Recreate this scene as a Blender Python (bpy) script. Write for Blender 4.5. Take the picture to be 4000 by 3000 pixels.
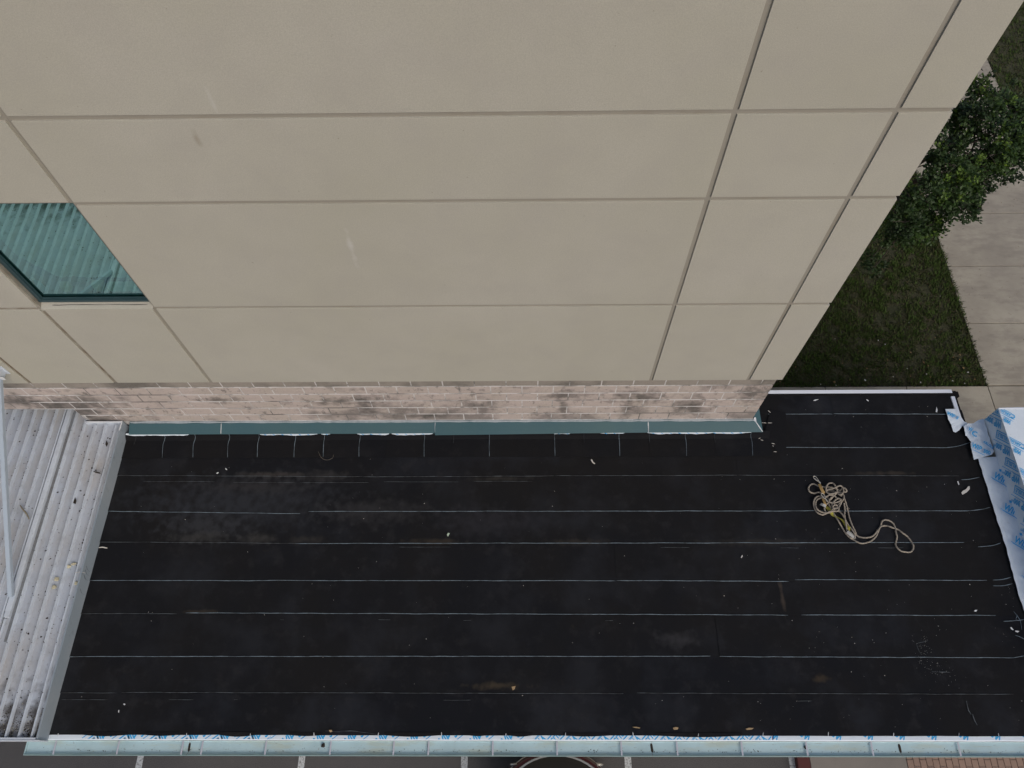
import bpy, bmesh, math, random
import numpy as np
from mathutils import Vector, Matrix, noise
random.seed(7); RNG = np.random.default_rng(11)
S = bpy.context.scene
COL = S.collection
for o in list(bpy.data.objects): bpy.data.objects.remove(o)

# ------------------------------------------------------------------ camera
A_, YAW, ROLL, FPX = 0.48767774597304275, 0.02832386945861748, 0.029632711520440322, 2952.5714448719
CAMP = Vector((0.0, -4.41279361, 9.61777969))
fw = Vector((0, math.sin(A_), -math.cos(A_))); rt = Vector((1, 0, 0)); dn = fw.cross(rt)
c_, s_ = math.cos(ROLL), math.sin(ROLL)
rt, dn = c_*rt + s_*dn, -s_*rt + c_*dn
RZ = Matrix.Rotation(YAW, 3, 'Z'); rt = RZ @ rt; dn = RZ @ dn; fw = RZ @ fw
cd = bpy.data.cameras.new('camera'); cam = bpy.data.objects.new('camera', cd); COL.objects.link(cam)
cd.sensor_width = 36; cd.lens = FPX/4000*36; cd.clip_start = .05; cd.clip_end = 900
cam.matrix_world = Matrix(((rt.x, -dn.x, -fw.x, CAMP.x), (rt.y, -dn.y, -fw.y, CAMP.y), (rt.z, -dn.z, -fw.z, CAMP.z), (0, 0, 0, 1)))
S.camera = cam
# ------------------------------------------------------------------ sky and sun (overcast)
SUN_EL, SUN_AZ = 38, -58          # azimuth measured from +X towards +Y
w = bpy.data.worlds.new("World"); S.world = w; w.use_nodes = True
nt = w.node_tree; nt.nodes.clear()
sky = nt.nodes.new('ShaderNodeTexSky'); sky.sky_type = 'NISHITA'; sky.sun_disc = False
sky.sun_elevation = math.radians(SUN_EL); sky.sun_rotation = math.radians(90-SUN_AZ)
sky.air_density = 1.0; sky.dust_density = 4.0; sky.ozone_density = 1.5
hs = nt.nodes.new('ShaderNodeHueSaturation'); hs.inputs['Saturation'].default_value = 1.05
bg = nt.nodes.new('ShaderNodeBackground'); bg.inputs['Strength'].default_value = .115
wo = nt.nodes.new('ShaderNodeOutputWorld')
nt.links.new(sky.outputs[0], hs.inputs['Color']); nt.links.new(hs.outputs[0], bg.inputs[0]); nt.links.new(bg.outputs[0], wo.inputs[0])
ld = bpy.data.lights.new('sun', 'SUN'); ld.energy = 1.25; ld.angle = math.radians(40); ld.color = (1, .955, .865)
sun = bpy.data.objects.new('sun', ld); COL.objects.link(sun)
sd = Vector((math.cos(math.radians(SUN_EL))*math.cos(math.radians(SUN_AZ)), math.cos(math.radians(SUN_EL))*math.sin(math.radians(SUN_AZ)), math.sin(math.radians(SUN_EL))))
sun.rotation_euler = sd.to_track_quat('Z', 'Y').to_euler(); sun.location = sd*40
S.view_settings.view_transform = 'Standard'; S.view_settings.look = 'None'
S.view_settings.gamma = 1; S.view_settings.use_curve_mapping = False
S.view_settings.exposure = -0.27

# ------------------------------------------------------------------ helpers
def at(x, y, z=None, Y=None, X=None):
    """the point of a real plane (height z, wall Y or wall X) seen at a survey mark of the 4000 px photograph"""
    v = fw*FPX + rt*(x-2000) + dn*(y-1500)
    if Y is not None: t = (Y-CAMP.y)/v.y
    elif X is not None: t = (X-CAMP.x)/v.x
    else: t = (z-CAMP.z)/v.z
    return CAMP + v*t
def link(name, me, mat=None, parent=None, loc=(0, 0, 0), rot=None):
    o = bpy.data.objects.new(name, me); COL.objects.link(o); o.location = loc
    if rot is not None: o.rotation_euler = rot
    if mat is not None and me is not None and not me.materials: me.materials.append(mat)
    if parent is not None: o.parent = parent
    return o
def tag(o, label=None, cat=None, group=None, kind=None):
    if label: o['label'] = label
    if cat: o['category'] = cat
    if group: o['group'] = group
    if kind: o['kind'] = kind
    return o
def empty(name, label=None, cat=None, group=None, kind=None, loc=(0, 0, 0)):
    o = bpy.data.objects.new(name, None); COL.objects.link(o); o.location = loc; o.empty_display_size = .1
    return tag(o, label, cat, group, kind)
def tomesh(name, bm, smooth=False):
    bmesh.ops.recalc_face_normals(bm, faces=bm.faces[:]) if False else None
    me = bpy.data.meshes.new(name); bm.to_mesh(me); bm.free()
    if smooth: me.polygons.foreach_set('use_smooth', [True]*len(me.polygons))
    return me
def add_box(bm, x0, x1, y0, y1, z0, z1, bev=0):
    vs = [bm.verts.new(p) for p in ((x0,y0,z0),(x1,y0,z0),(x1,y1,z0),(x0,y1,z0),(x0,y0,z1),(x1,y0,z1),(x1,y1,z1),(x0,y1,z1))]
    fs = [bm.faces.new([vs[i] for i in f]) for f in ((0,3,2,1),(4,5,6,7),(0,1,5,4),(1,2,6,5),(2,3,7,6),(3,0,4,7))]
    if bev:
        es = list({e for f in fs for e in f.edges})
        bmesh.ops.bevel(bm, geom=es, offset=bev, segments=2, affect='EDGES', profile=.6)
def box(name, x0, x1, y0, y1, z0, z1, mat, parent=None, bev=0):
    bm = bmesh.new(); add_box(bm, x0, x1, y0, y1, z0, z1, bev)
    return link(name, tomesh(name, bm), mat, parent)
def poly(name, verts, faces, mat, parent=None, smooth=False):
    me = bpy.data.meshes.new(name); me.from_pydata([tuple(v) for v in verts], [], faces); me.update()
    if smooth: me.polygons.foreach_set('use_smooth', [True]*len(me.polygons))
    return link(name, me, mat, parent)
def smooth_path(pts, step=.01, closed=False):
    pts = [Vector(p) for p in pts]; out = []; n = len(pts)
    rng = range(n if closed else n-1)
    for i in rng:
        if closed: p0, p1, p2, p3 = pts[(i-1)%n], pts[i], pts[(i+1)%n], pts[(i+2)%n]
        else: p0, p1, p2, p3 = pts[max(i-1,0)], pts[i], pts[i+1], pts[min(i+2,n-1)]
        k = max(1, int((p2-p1).length/step))
        for j in range(k):
            t = j/k
            out.append(.5*((2*p1)+(-p0+p2)*t+(2*p0-5*p1+4*p2-p3)*t*t+(-p0+3*p1-3*p2+p3)*t**3))
    if not closed: out.append(pts[-1])
    return out
def add_tube(bm, path, rad, sides=8, twist=0, strands=0, closed=False, cap=True, flat=1):
    n = len(path); rings = []; s = 0
    for i, p in enumerate(path):
        if closed: t = (path[(i+1)%n]-path[i-1]).normalized()
        else: t = (path[min(i+1,n-1)]-path[max(i-1,0)]).normalized()
        up = Vector((0,0,1)) if abs(t.z) < .95 else Vector((1,0,0))
        a = t.cross(up).normalized(); b = a.cross(t)
        if i: s += (p-path[i-1]).length
        r = rad[i] if hasattr(rad, '__len__') else rad
        ring = []
        for k in range(sides):
            th = 2*math.pi*k/sides
            rr = r*(1+(.16*math.cos(strands*th-twist*s) if strands else 0))
            ring.append(bm.verts.new(p + a*rr*math.cos(th) + b*rr*flat*math.sin(th)))
        rings.append(ring)
    m = n if closed else n-1
    for i in range(m):
        A, B = rings[i], rings[(i+1)%n]
        for k in range(sides): bm.faces.new((A[k], A[(k+1)%sides], B[(k+1)%sides], B[k]))
    if cap and not closed:
        bm.faces.new(rings[0][::-1]); bm.faces.new(rings[-1])
def N(p, s=1, seed=0): return noise.noise(Vector(p)*s + Vector((seed*7.1, seed*3.3, seed)))

# ------------------------------------------------------------------ materials
def mat(name, base, rough=.8, var=(), bump=None, metal=0, spec=.5, extra=None):
    """var: list of (scale, detail, lo, hi, colour, amount[, stretch]) worn or dirty patches; bump: (scale, strength, distance)"""
    m = bpy.data.materials.new(name); m.use_nodes = True; t = m.node_tree; n = t.nodes; L = t.links
    b = n['Principled BSDF']; b.inputs['Roughness'].default_value = rough; b.inputs['Metallic'].default_value = metal
    b.inputs['Specular IOR Level'].default_value = spec
    g = n.new('ShaderNodeNewGeometry'); cur = None
    rgb = n.new('ShaderNodeRGB'); rgb.outputs[0].default_value = (*base, 1); cur = rgb.outputs[0]
    for i, v in enumerate(var):
        sc, det, lo, hi, colr, amt = v[:6]; st = v[6] if len(v) > 6 else (1, 1, 1)
        mp = n.new('ShaderNodeMapping'); mp.inputs['Scale'].default_value = st; mp.inputs['Location'].default_value = (i*3.7, i*1.9, i*5.1)
        L.new(g.outputs['Position'], mp.inputs['Vector'])
        nz = n.new('ShaderNodeTexNoise'); nz.inputs['Scale'].default_value = sc; nz.inputs['Detail'].default_value = det; nz.inputs['Roughness'].default_value = .62
        L.new(mp.outputs[0], nz.inputs['Vector'])
        mr = n.new('ShaderNodeMapRange'); mr.inputs['From Min'].default_value = lo; mr.inputs['From Max'].default_value = hi; mr.inputs['To Max'].default_value = amt
        L.new(nz.outputs['Fac'], mr.inputs['Value'])
        mx = n.new('ShaderNodeMix'); mx.data_type = 'RGBA'; mx.inputs['B'].default_value = (*colr, 1)
        L.new(mr.outputs[0], mx.inputs['Factor']); L.new(cur, mx.inputs['A']); cur = mx.outputs['Result']
    if extra: cur = extra(t, g, cur)
    L.new(cur, b.inputs['Base Color'])
    if bump:
        nz = n.new('ShaderNodeTexNoise'); nz.inputs['Scale'].default_value = bump[0]; nz.inputs['Detail'].default_value = 6
        L.new(g.outputs['Position'], nz.inputs['Vector'])
        bp = n.new('ShaderNodeBump'); bp.inputs['Strength'].default_value = bump[1]; bp.inputs['Distance'].default_value = bump[2]
        L.new(nz.outputs['Fac'], bp.inputs['Height']); L.new(bp.outputs[0], b.inputs['Normal'])
    return m
def objvar(amount, dark=(0, 0, 0)):
    """each object a slightly different tone"""
    def f(t, g, cur):
        oi = t.nodes.new('ShaderNodeObjectInfo'); mr = t.nodes.new('ShaderNodeMapRange'); mr.inputs['To Max'].default_value = amount
        mx = t.nodes.new('ShaderNodeMix'); mx.data_type = 'RGBA'; mx.inputs['B'].default_value = (*dark, 1)
        t.links.new(oi.outputs['Random'], mr.inputs['Value']); t.links.new(mr.outputs[0], mx.inputs['Factor']); t.links.new(cur, mx.inputs['A'])
        return mx.outputs['Result']
    return f
def stains(spots):
    """stains with a shape of their own: (centre, radii, colour, amount)"""
    def f(t, g, cur):
        n, L = t.nodes, t.links
        nz = n.new('ShaderNodeTexNoise'); nz.inputs['Scale'].default_value = 9; nz.inputs['Detail'].default_value = 5
        L.new(g.outputs['Position'], nz.inputs['Vector'])
        for c, r, colr, amt in spots:
            mp = n.new('ShaderNodeMapping'); mp.vector_type = 'POINT'
            mp.inputs['Scale'].default_value = tuple(1/q for q in r); mp.inputs['Location'].default_value = tuple(-a/q for a, q in zip(c, r))
            L.new(g.outputs['Position'], mp.inputs['Vector'])
            ln = n.new('ShaderNodeVectorMath'); ln.operation = 'LENGTH'; L.new(mp.outputs[0], ln.inputs[0])
            ad = n.new('ShaderNodeMath'); ad.operation = 'MULTIPLY_ADD'; ad.inputs[1].default_value = 2.4; L.new(nz.outputs['Fac'], ad.inputs[0]); L.new(ln.outputs['Value'], ad.inputs[2])
            mr = n.new('ShaderNodeMapRange'); mr.inputs['From Min'].default_value = 2.25; mr.inputs['From Max'].default_value = 1.25; mr.inputs['To Max'].default_value = amt
            L.new(ad.outputs[0], mr.inputs['Value'])
            mx = n.new('ShaderNodeMix'); mx.data_type = 'RGBA'; mx.inputs['B'].default_value = (*colr, 1)
            L.new(mr.outputs[0], mx.inputs['Factor']); L.new(cur, mx.inputs['A']); cur = mx.outputs['Result']
        return cur
    return f
def chain(*fs):
    def f(t, g, cur):
        for q in fs: cur = q(t, g, cur)
        return cur
    return f
def W(x, y, z=0): return tuple(at(x, y, z))
def stains_and_tone(spots):
    a, b = stains(spots), objvar(.10, (.36, .34, .29))
    return lambda t, g, cur: a(t, g, b(t, g, cur))
M = {}
p1 = at(770, 545, Y=0); p2 = at(1370, 960, Y=0); p3 = at(830, 400, Y=0)
M['stucco'] = mat('stucco', (.51, .49, .43), .92,
    [(.45, 4, .35, .7, (.445, .43, .35), .8), (2.2, 7, .45, .75, (.42, .395, .36), .45), (110, 3, .35, .75, (.37, .35, .305), .8), (16, 3, .73, .76, (.27, .24, .19), .7)],
    bump=(230, .55, .004),
    extra=stains_and_tone([((p1.x, 0, p1.z), (.035, .3, .10), (.30, .26, .20), .7), ((p2.x, 0, p2.z), (.03, .3, .30), (.60, .60, .58), .5), ((p3.x, 0, p3.z), (.02, .3, .16), (.58, .58, .55), .35)]))
M['sealant'] = mat('joint_sealant', (.30, .28, .24), .85, [(2, 5, .5, .7, (.24, .20, .15), .5), (40, 4, .4, .7, (.30, .28, .24), .4)], bump=(60, .5, .004), extra=stains([((-6.3, 0, 2.2), (2.0, 1, 2.2), (.15, .105, .07), .85)]))
M['block'] = mat('split_face_block', (.54, .46, .43), .95,
    [(2.2, 3, .4, .65, (.48, .42, .37), .7), (55, 5, .4, .7, (.36, .30, .27), .4), (1.1, 9, .50, .60, (.12, .11, .105), .7, (1, 1, 1.1)), (7, 9, .57, .66, (.09, .085, .08), .6, (1.6, 1, 1)), (28, 6, .60, .72, (.12, .11, .10), .5)],
    bump=(70, .8, .006), extra=chain(objvar(.25, (.46, .39, .36)), stains([((W(x, y, .5)[0], .0, zc), (rx, .6, rz), (.075, .07, .064), .75) for x, y, rx, zc, rz in
        ((330, 1600, .75, .55, .45), (130, 1560, .5, .8, .25), (1440, 1560, .16, .6, .5), (1330, 1540, .5, .75, .12), (2190, 1530, .35, .9, .14), (2200, 1600, .10, .5, .4), (2480, 1560, .5, .85, .25), (2450, 1600, .10, .5, .35), (2700, 1600, .3, .5, .3), (900, 1540, .35, .8, .10), (1650, 1620, .6, .3, .10), (2900, 1540, .3, .9, .3))])))
M['block_shaded'] = mat('shaded_block', (.33, .295, .26), .95, [(1.1, 9, .48, .62, (.10, .095, .085), .8), (40, 5, .4, .7, (.25, .22, .19), .5)], bump=(70, .6, .006), extra=objvar(.2, (.22, .2, .18)))  # greyer block colour paints in the shade under the panel overhang
M['mortar'] = mat('mortar', (.64, .62, .62), .95, [(1.1, 9, .48, .60, (.13, .12, .11), .9, (1, 1, 1.5)), (9, 8, .52, .64, (.16, .15, .14), .8)], bump=(90, .5, .004))
M['flashing'] = mat('green_painted_metal', (.052, .115, .135), .42, [(1.4, 5, .4, .7, (.068, .13, .135), .6), (50, 5, .62, .75, (.2, .25, .25), .3)], bump=(5, .12, .01), spec=.5)
M['caulk'] = mat('pale_sealant', (.42, .47, .50), .6, [(20, 5, .4, .7, (.25, .30, .33), .7)], bump=(60, .6, .004))
M['white'] = mat('white_sealant', (.68, .70, .72), .6, [(30, 4, .5, .7, (.45, .47, .5), .4)])
M['membrane'] = mat('black_membrane', (.0066, .0076, .0105), .9,
    [(.8, 5, .45, .75, (.0105, .010, .010), .8), (2.4, 9, .53, .78, (.024, .024, .027), .5), (7, 9, .56, .8, (.032, .031, .033), .4), (200, 2, .4, .8, (.02, .02, .022), .6), (26, 6, .70, .78, (.055, .048, .036), .35)],
    bump=(240, .7, .003), spec=.15, extra=objvar(.5, (.012, .0115, .012)))
M['membrane_scuffed'] = mat('scuffed_black_membrane', (.0066, .0080, .0118), .9,
    [(.5, 3, .42, .58, (.0105, .0103, .0112), .8), (1.5, 10, .47, .66, (.023, .026, .034), .65), (6, 10, .54, .70, (.034, .034, .038), .4), (200, 2, .4, .8, (.018, .018, .020), .6), (9, 8, .66, .76, (.04, .034, .026), .35)],
    bump=(240, .7, .003), spec=.15,
    extra=chain(objvar(.5, (.0125, .012, .012)), stains([(W(1060, 1855), (.55, .05, 1), (0.0638, 0.0562, 0.051), .75), (W(1270, 1860), (.4, .10, 1), (0.045, 0.0428, 0.042), .6),
        (W(900, 1960), (1.6, .45, 1), (.030, .033, .041), .75), (W(800, 2060), (.6, .25, 1), (.037, .039, .045), .7), (W(1900, 2040), (.8, .25, 1), (.028, .028, .034), .6), (W(1000, 1900), (.9, .12, 1), (.035, .034, .036), .6), (W(780, 2100), (.45, .09, 1), (0.0488, 0.048, 0.0465), .6), (W(1010, 2105), (.3, .09, 1), (0.0525, 0.051, 0.0495), .6), (W(1200, 2110), (.3, .07, 1), (0.045, 0.0413, 0.0375), .5), (W(1700, 2118), (.4, .05, 1), (0.0562, 0.045, 0.0338), .55),
        (W(1450, 2000), (.9, .22, 1), (0.033, 0.033, 0.036), .7), (W(1950, 1870), (.5, .04, 1), (0.045, 0.042, 0.0375), .6), (W(2250, 2118), (.5, .05, 1), (0.0435, 0.0375, 0.0315), .5),
        (W(1950, 2680), (.35, .05, 1), (.09, .07, .045), .6), (W(780, 2390), (.3, .03, 1), (.07, .055, .04), .5), (W(2650, 2500), (.3, .12, 1), (.045, .045, .05), .6),
        (W(3055, 2330), (.03, .28, 1), (.07, .055, .045), .7), (W(2980, 2120), (.9, .05, 1), (.045, .041, .036), .5), (W(3460, 1850), (.4, .035, 1), (.06, .05, .04), .6), (W(3200, 2650), (.12, .06, 1), (.075, .055, .035), .6)])))
M['bead'] = mat('seam_bead', (.19, .25, .30), .7, [(14, 6, .42, .66, (.05, .06, .065), .7)])
M['bead_faint'] = mat('seam_bead_faint', (.10, .12, .135), .8, [(9, 6, .42, .6, (.03, .03, .032), .9)])
M['wrap'] = mat('white_underlayment', (.76, .84, .92), .5, [(3, 5, .45, .75, (.70, .78, .87), .7), (30, 5, .62, .78, (.40, .37, .33), .4)], bump=(16, .35, .012), spec=.5)
M['print'] = mat('blue_print', (.045, .40, .78), .55, [(60, 4, .5, .8, (.12, .48, .82), .4)])
M['printlight'] = mat('pale_blue_print', (.22, .45, .66), .55)
M['gutter'] = mat('gutter_paint', (.46, .62, .66), .5, [(2, 5, .45, .7, (.33, .46, .49), .6), (1.6, 6, .50, .66, (.46, .50, .40), .6, (1, 5, 1)), (22, 6, .64, .72, (.16, .13, .10), .8, (1, 3, 1)), (6, 7, .64, .72, (.30, .25, .18), .4, (.5, 6, 1))], bump=(6, .15, .01))
M['gutterlip'] = mat('gutter_lip_paint', (.19, .29, .30), .5, [(5, 5, .45, .7, (.26, .33, .32), .6)])
M['strap'] = mat('strap_metal', (.52, .53, .60), .5, [(9, 5, .5, .7, (.40, .40, .45), .5)])
M['drip'] = mat('white_drip_edge', (.80, .84, .92), .45, [(2, 4, .4, .7, (.68, .74, .85), .5)])
M['alu'] = mat('painted_canopy_metal', (.60, .66, .74), .42,
    [(1.2, 6, .40, .7, (.48, .50, .53), .7), (6, 7, .5, .75, (.33, .345, .37), .45), (38, 7, .60, .72, (.2, .18, .16), .4)], bump=(40, .15, .003), spec=.45, metal=.0)
def mud(t, g, cur):
    n, L = t.nodes, t.links
    sp = n.new('ShaderNodeSeparateXYZ'); L.new(g.outputs['Position'], sp.inputs[0])
    nz = n.new('ShaderNodeTexNoise'); nz.inputs['Scale'].default_value = 7; nz.inputs['Detail'].default_value = 8; L.new(g.outputs['Position'], nz.inputs['Vector'])
    mm = n.new('ShaderNodeMath'); mm.operation = 'MULTIPLY_ADD'; mm.inputs[1].default_value = 2.2; L.new(nz.outputs['Fac'], mm.inputs[0]); L.new(sp.outputs['Y'], mm.inputs[2])
    mr = n.new('ShaderNodeMapRange'); mr.inputs['From Min'].default_value = -2.25; mr.inputs['From Max'].default_value = -2.95; mr.inputs['To Max'].default_value = .92
    L.new(mm.outputs[0], mr.inputs['Value'])
    mx = n.new('ShaderNodeMix'); mx.data_type = 'RGBA'; mx.inputs['B'].default_value = (.045, .036, .027, 1)
    L.new(mr.outputs[0], mx.inputs['Factor']); L.new(cur, mx.inputs['A']); return mx.outputs['Result']
M['deck'] = mat('canopy_deck_metal', (.44, .485, .56), .5,
    [(1.2, 6, .40, .7, (.44, .43, .43), .8), (6, 7, .48, .75, (.30, .31, .33), .45), (30, 7, .60, .70, (.12, .10, .085), .55), (2.3, 6, .50, .68, (.38, .34, .29), .45, (1, .3, 1))], bump=(40, .2, .003), spec=.4, extra=mud)
M['shadedirt'] = mat('rib_shade_dirt', (.07, .068, .066), .9, [(5, 8, .66, .85, (.25, .26, .28), .5), (30, 6, .45, .6, (.035, .03, .026), .8)])  # dirt and the rib's shaded side in one dark colour
M['valleyshade'] = mat('valley_shade_metal', (.22, .235, .255), .7, [(3, 7, .45, .7, (.15, .145, .14), .7), (40, 5, .55, .68, (.06, .05, .045), .6)])  # darker deck metal with the channel's shade in its colour
M['fascia'] = mat('blue_grey_fascia', (.29, .345, .40), .45, [(1.6, 6, .45, .7, (.36, .40, .44), .7), (12, 6, .6, .72, (.2, .22, .24), .5)], spec=.4)
M['tube'] = mat('pale_steel_tube', (.40, .47, .55), .45, [(8, 5, .5, .75, (.36, .41, .47), .6)])
M['frame'] = mat('window_frame', (.030, .062, .072), .4, [(8, 5, .5, .7, (.05, .08, .09), .5)])
M['concrete'] = mat('pavement_concrete', (.46, .425, .345), .95,
    [(.9, 6, .40, .62, (.32, .29, .235), .85), (2.6, 9, .46, .62, (.25, .225, .19), .6, (1, 2.6, 1)), (12, 8, .64, .70, (.12, .085, .065), .6), (140, 3, .35, .75, (.36, .32, .29), .5), (.5, 6, .5, .7, (.32, .29, .25), .5)], bump=(120, .4, .003), extra=objvar(.10, (.17, .15, .13)))
M['asphalt'] = mat('asphalt', (.075, .074, .078), .95, [(1, 6, .4, .7, (.055, .052, .055), .7), (130, 2, .40, .66, (.16, .155, .16), .75), (75, 3, .55, .7, (.03, .03, .03), .6)], bump=(160, 1, .008))
M['linepaint'] = mat('line_paint', (.52, .55, .58), .8, [(40, 6, .50, .62, (.12, .12, .125), .8)])
M['kerbred'] = mat('red_kerb_paint', (.075, .013, .013), .7, [(14, 6, .5, .7, (.05, .02, .02), .7)])
M['soil'] = mat('lawn_soil', (.074, .070, .038), 1, [(1.3, 6, .42, .62, (.046, .056, .024), .8), (22, 6, .4, .7, (.025, .026, .012), .7), (4, 6, .58, .7, (.095, .075, .05), .5)], bump=(60, 1, .03))
M['paver'] = mat('paving_brick', (.29, .20, .165), .9, [(20, 6, .4, .7, (.27, .2, .17), .7), (90, 3, .4, .7, (.3, .2, .16), .5)], bump=(90, .5, .004), extra=objvar(.35, (.22, .16, .13)))
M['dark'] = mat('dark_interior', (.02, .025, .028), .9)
M['wood'] = mat('wood_chip', (.42, .30, .17), .8, [(40, 4, .4, .7, (.28, .18, .09), .6)])
M['scrap'] = mat('white_scrap', (.60, .58, .55), .7, [(60, 4, .4, .7, (.42, .40, .37), .5)])
M['foam'] = mat('yellowed_foam', (.52, .49, .36), .8, [(60, 4, .4, .7, (.36, .32, .2), .5)], bump=(80, .6, .004))
M['litter'] = mat('leaf_litter', (.022, .017, .013), .9, [(70, 3, .5, .8, (.09, .055, .035), .6)])
M['rope'] = mat('worn_rope', (.36, .31, .25), .9, [(10, 5, .4, .7, (.26, .235, .20), .7), (150, 3, .4, .7, (.17, .15, .125), .6)], bump=(300, .6, .002))
M['hook'] = mat('zinc_hook', (.62, .58, .50), .35, [(30, 4, .5, .7, (.45, .38, .28), .5)], metal=.6)
M['ropegrab'] = mat('grey_rope_grab', (.50, .50, .47), .45, [(40, 4, .5, .7, (.6, .45, .40), .5)], metal=.3)
M['yellow'] = mat('yellow_webbing', (.33, .31, .045), .8, [(30, 4, .4, .7, (.22, .19, .05), .6)])
M['tan'] = mat('tan_webbing', (.34, .22, .075), .8, [(30, 4, .4, .7, (.25, .17, .08), .6)])
M['bark'] = mat('bark', (.07, .058, .047), .95, [(12, 6, .4, .7, (.035, .028, .022), .7)], bump=(30, 1, .01))
def leafmat():
    m = bpy.data.materials.new('leaves'); m.use_nodes = True; t = m.node_tree; n = t.nodes; L = t.links
    b = n['Principled BSDF']; b.inputs['Roughness'].default_value = .55; b.inputs['Specular IOR Level'].default_value = .35
    a = n.new('ShaderNodeAttribute'); a.attribute_name = 'tone'
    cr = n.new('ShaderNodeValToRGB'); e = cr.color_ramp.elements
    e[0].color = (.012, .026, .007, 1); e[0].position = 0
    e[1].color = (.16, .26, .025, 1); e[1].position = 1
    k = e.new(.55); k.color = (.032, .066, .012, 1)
    L.new(a.outputs['Fac'], cr.inputs[0]); L.new(cr.outputs[0], b.inputs['Base Color'])
    return m
M['leaf'] = leafmat()
def grassmat():
    m = bpy.data.materials.new('grass'); m.use_nodes = True; t = m.node_tree; n = t.nodes; L = t.links
    b = n['Principled BSDF']; b.inputs['Roughness'].default_value = .7; b.inputs['Specular IOR Level'].default_value = .2
    a = n.new('ShaderNodeAttribute'); a.attribute_name = 'tone'
    cr = n.new('ShaderNodeValToRGB'); e = cr.color_ramp.elements
    e[0].color = (.075, .060, .032, 1); e[0].position = 0
    e[1].color = (.065, .125, .02, 1); e[1].position = 1
    k = e.new(.4); k.color = (.045, .060, .018, 1)
    L.new(a.outputs['Fac'], cr.inputs[0]); L.new(cr.outputs[0], b.inputs['Base Color'])
    return m
M['grass'] = grassmat()
def glassmat():
    m = bpy.data.materials.new('green_mirror_glass'); m.use_nodes = True; t = m.node_tree; n = t.nodes; L = t.links
    n.remove(n['Principled BSDF']); out = n['Material Output']
    gl = n.new('ShaderNodeBsdfGlossy'); gl.inputs['Color'].default_value = (.50, .80, .74, 1); gl.inputs['Roughness'].default_value = .012
    tr = n.new('ShaderNodeBsdfTransparent'); tr.inputs['Color'].default_value = (.36, .62, .57, 1)
    mx = n.new('ShaderNodeMixShader'); mx.inputs[0].default_value = .62
    L.new(tr.outputs[0], mx.inputs[1]); L.new(gl.outputs[0], mx.inputs[2]); L.new(mx.outputs[0], out.inputs[0])
    tc = n.new('ShaderNodeNewGeometry'); nz = n.new('ShaderNodeTexNoise'); nz.inputs['Scale'].default_value = 2.5
    L.new(tc.outputs['Position'], nz.inputs['Vector']); bp = n.new('ShaderNodeBump'); bp.inputs['Strength'].default_value = .04; bp.inputs['Distance'].default_value = .004
    L.new(nz.outputs['Fac'], bp.inputs['Height']); L.new(bp.outputs[0], gl.inputs['Normal'])
    return m
M['glass'] = glassmat()

G = -3.8
# ------------------------------------------------------------------ setting: ground, walks, lawn
lot = tag(poly('ground', [(-250,-250,G),(250,-250,G),(250,250,G),(-250,250,G)], [(0,1,2,3)], M['asphalt']), kind='structure')
for i in range(-4, 3):
    x = .358+1.293+i*2.596
    if i == 2: continue
    bm = bmesh.new()
    nseg = 30
    for k in range(nseg):     # thermoplastic strip, slightly ragged
        y0 = -4.3-k*.18; y1 = y0-.18
        a0 = .052+.003*N((x,y0,0),9); a1 = .052+.003*N((x,y1,0),9)
        vs = [bm.verts.new(p) for p in ((x-a0,y0+.4,G+.004),(x-a1,y1+.4,G+.004),(x+a1,y1+.4,G+.004),(x+a0,y0+.4,G+.004))]
        bm.faces.new(vs)
    link('parking_line', tomesh('parking_line', bm), M['linepaint'], lot)
kerb = tag(box('kerb', 4.284, 4.485, -30, -3.7, G-.1, G+.13, M['kerbred'], bev=.015), kind='structure')
walk2 = tag(box('front_pavement', 4.49, 5.985, -30, -3.7, G-.1, G+.125, mat('shaded_front_concrete', (.20, .185, .175), .95, [(2, 7, .4, .7, (.15, .14, .135), .7), (120, 3, .35, .7, (.3, .28, .26), .5)], bump=(120, .4, .003))), kind='structure')  # concrete darkened to put the shade there into its colour
pave = tag(box('brick_paving', 5.99, 16, -12, -3.7, G-.1, G+.10, M['mortar']), kind='structure')
bmeshes = []
for v in range(4):
    bm = bmesh.new(); add_box(bm, -.0465, .0465, -.0975, .0975, -.03, .03+v*.0012, .004); bmeshes.append(tomesh('brick', bm))
bi = 0
for i in range(24):
    for j in range(5):
        if bi >= 110: break
        x = 6.04+i*.1; y = -3.95-j*.202-(.1 if i % 2 else 0)
        link('brick', bmeshes[bi % 4], M['paver'], pave, (x, y, G+.098)); bi += 1
# lawn and walks
lawn = tag(poly('lawn', [(3.0,2.6,G+.06),(9.165,2.6,G+.06),(9.165,40,G+.06),(3.0,40,G+.06)], [(0,1,2,3)], M['soil']), kind='structure')
lawn2 = tag(poly('far_lawn', [(11.95,2.6,G+.06),(60,2.6,G+.06),(60,40,G+.06),(11.95,40,G+.06)], [(0,1,2,3)], M['soil']), kind='structure')
side = tag(box('sidewalk', 9.18, 11.93, 2.58, 40, G, G+.045, M['soil']), kind='structure')
js = [2.58, 4.03, 5.484, 6.944, 8.402, 9.85, 11.29, 12.75, 14.2, 15.65, 17.1, 18.6]
for a, b in zip(js[:-1], js[1:]): box('slab', 9.186, 11.924, a+.008, b-.008, G+.02, G+.075, M['concrete'], side, .006)
cross = tag(box('cross_walk_pavement', 2.8, 16, -3.6, 2.575, G, G+.045, M['soil']), kind='structure')
xs = [2.8, 4.4, 6.0, 7.6, 9.2, 10.8, 12.4, 14.0, 15.6]
for a, b in zip(xs[:-1], xs[1:]):
    for c, d in ((-2.9, -.2), (-.2, 2.57)): box('slab', a+.007, b-.007, c+.007, d-.007, G+.02, G+.075, M['concrete'], cross, .006)
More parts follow.
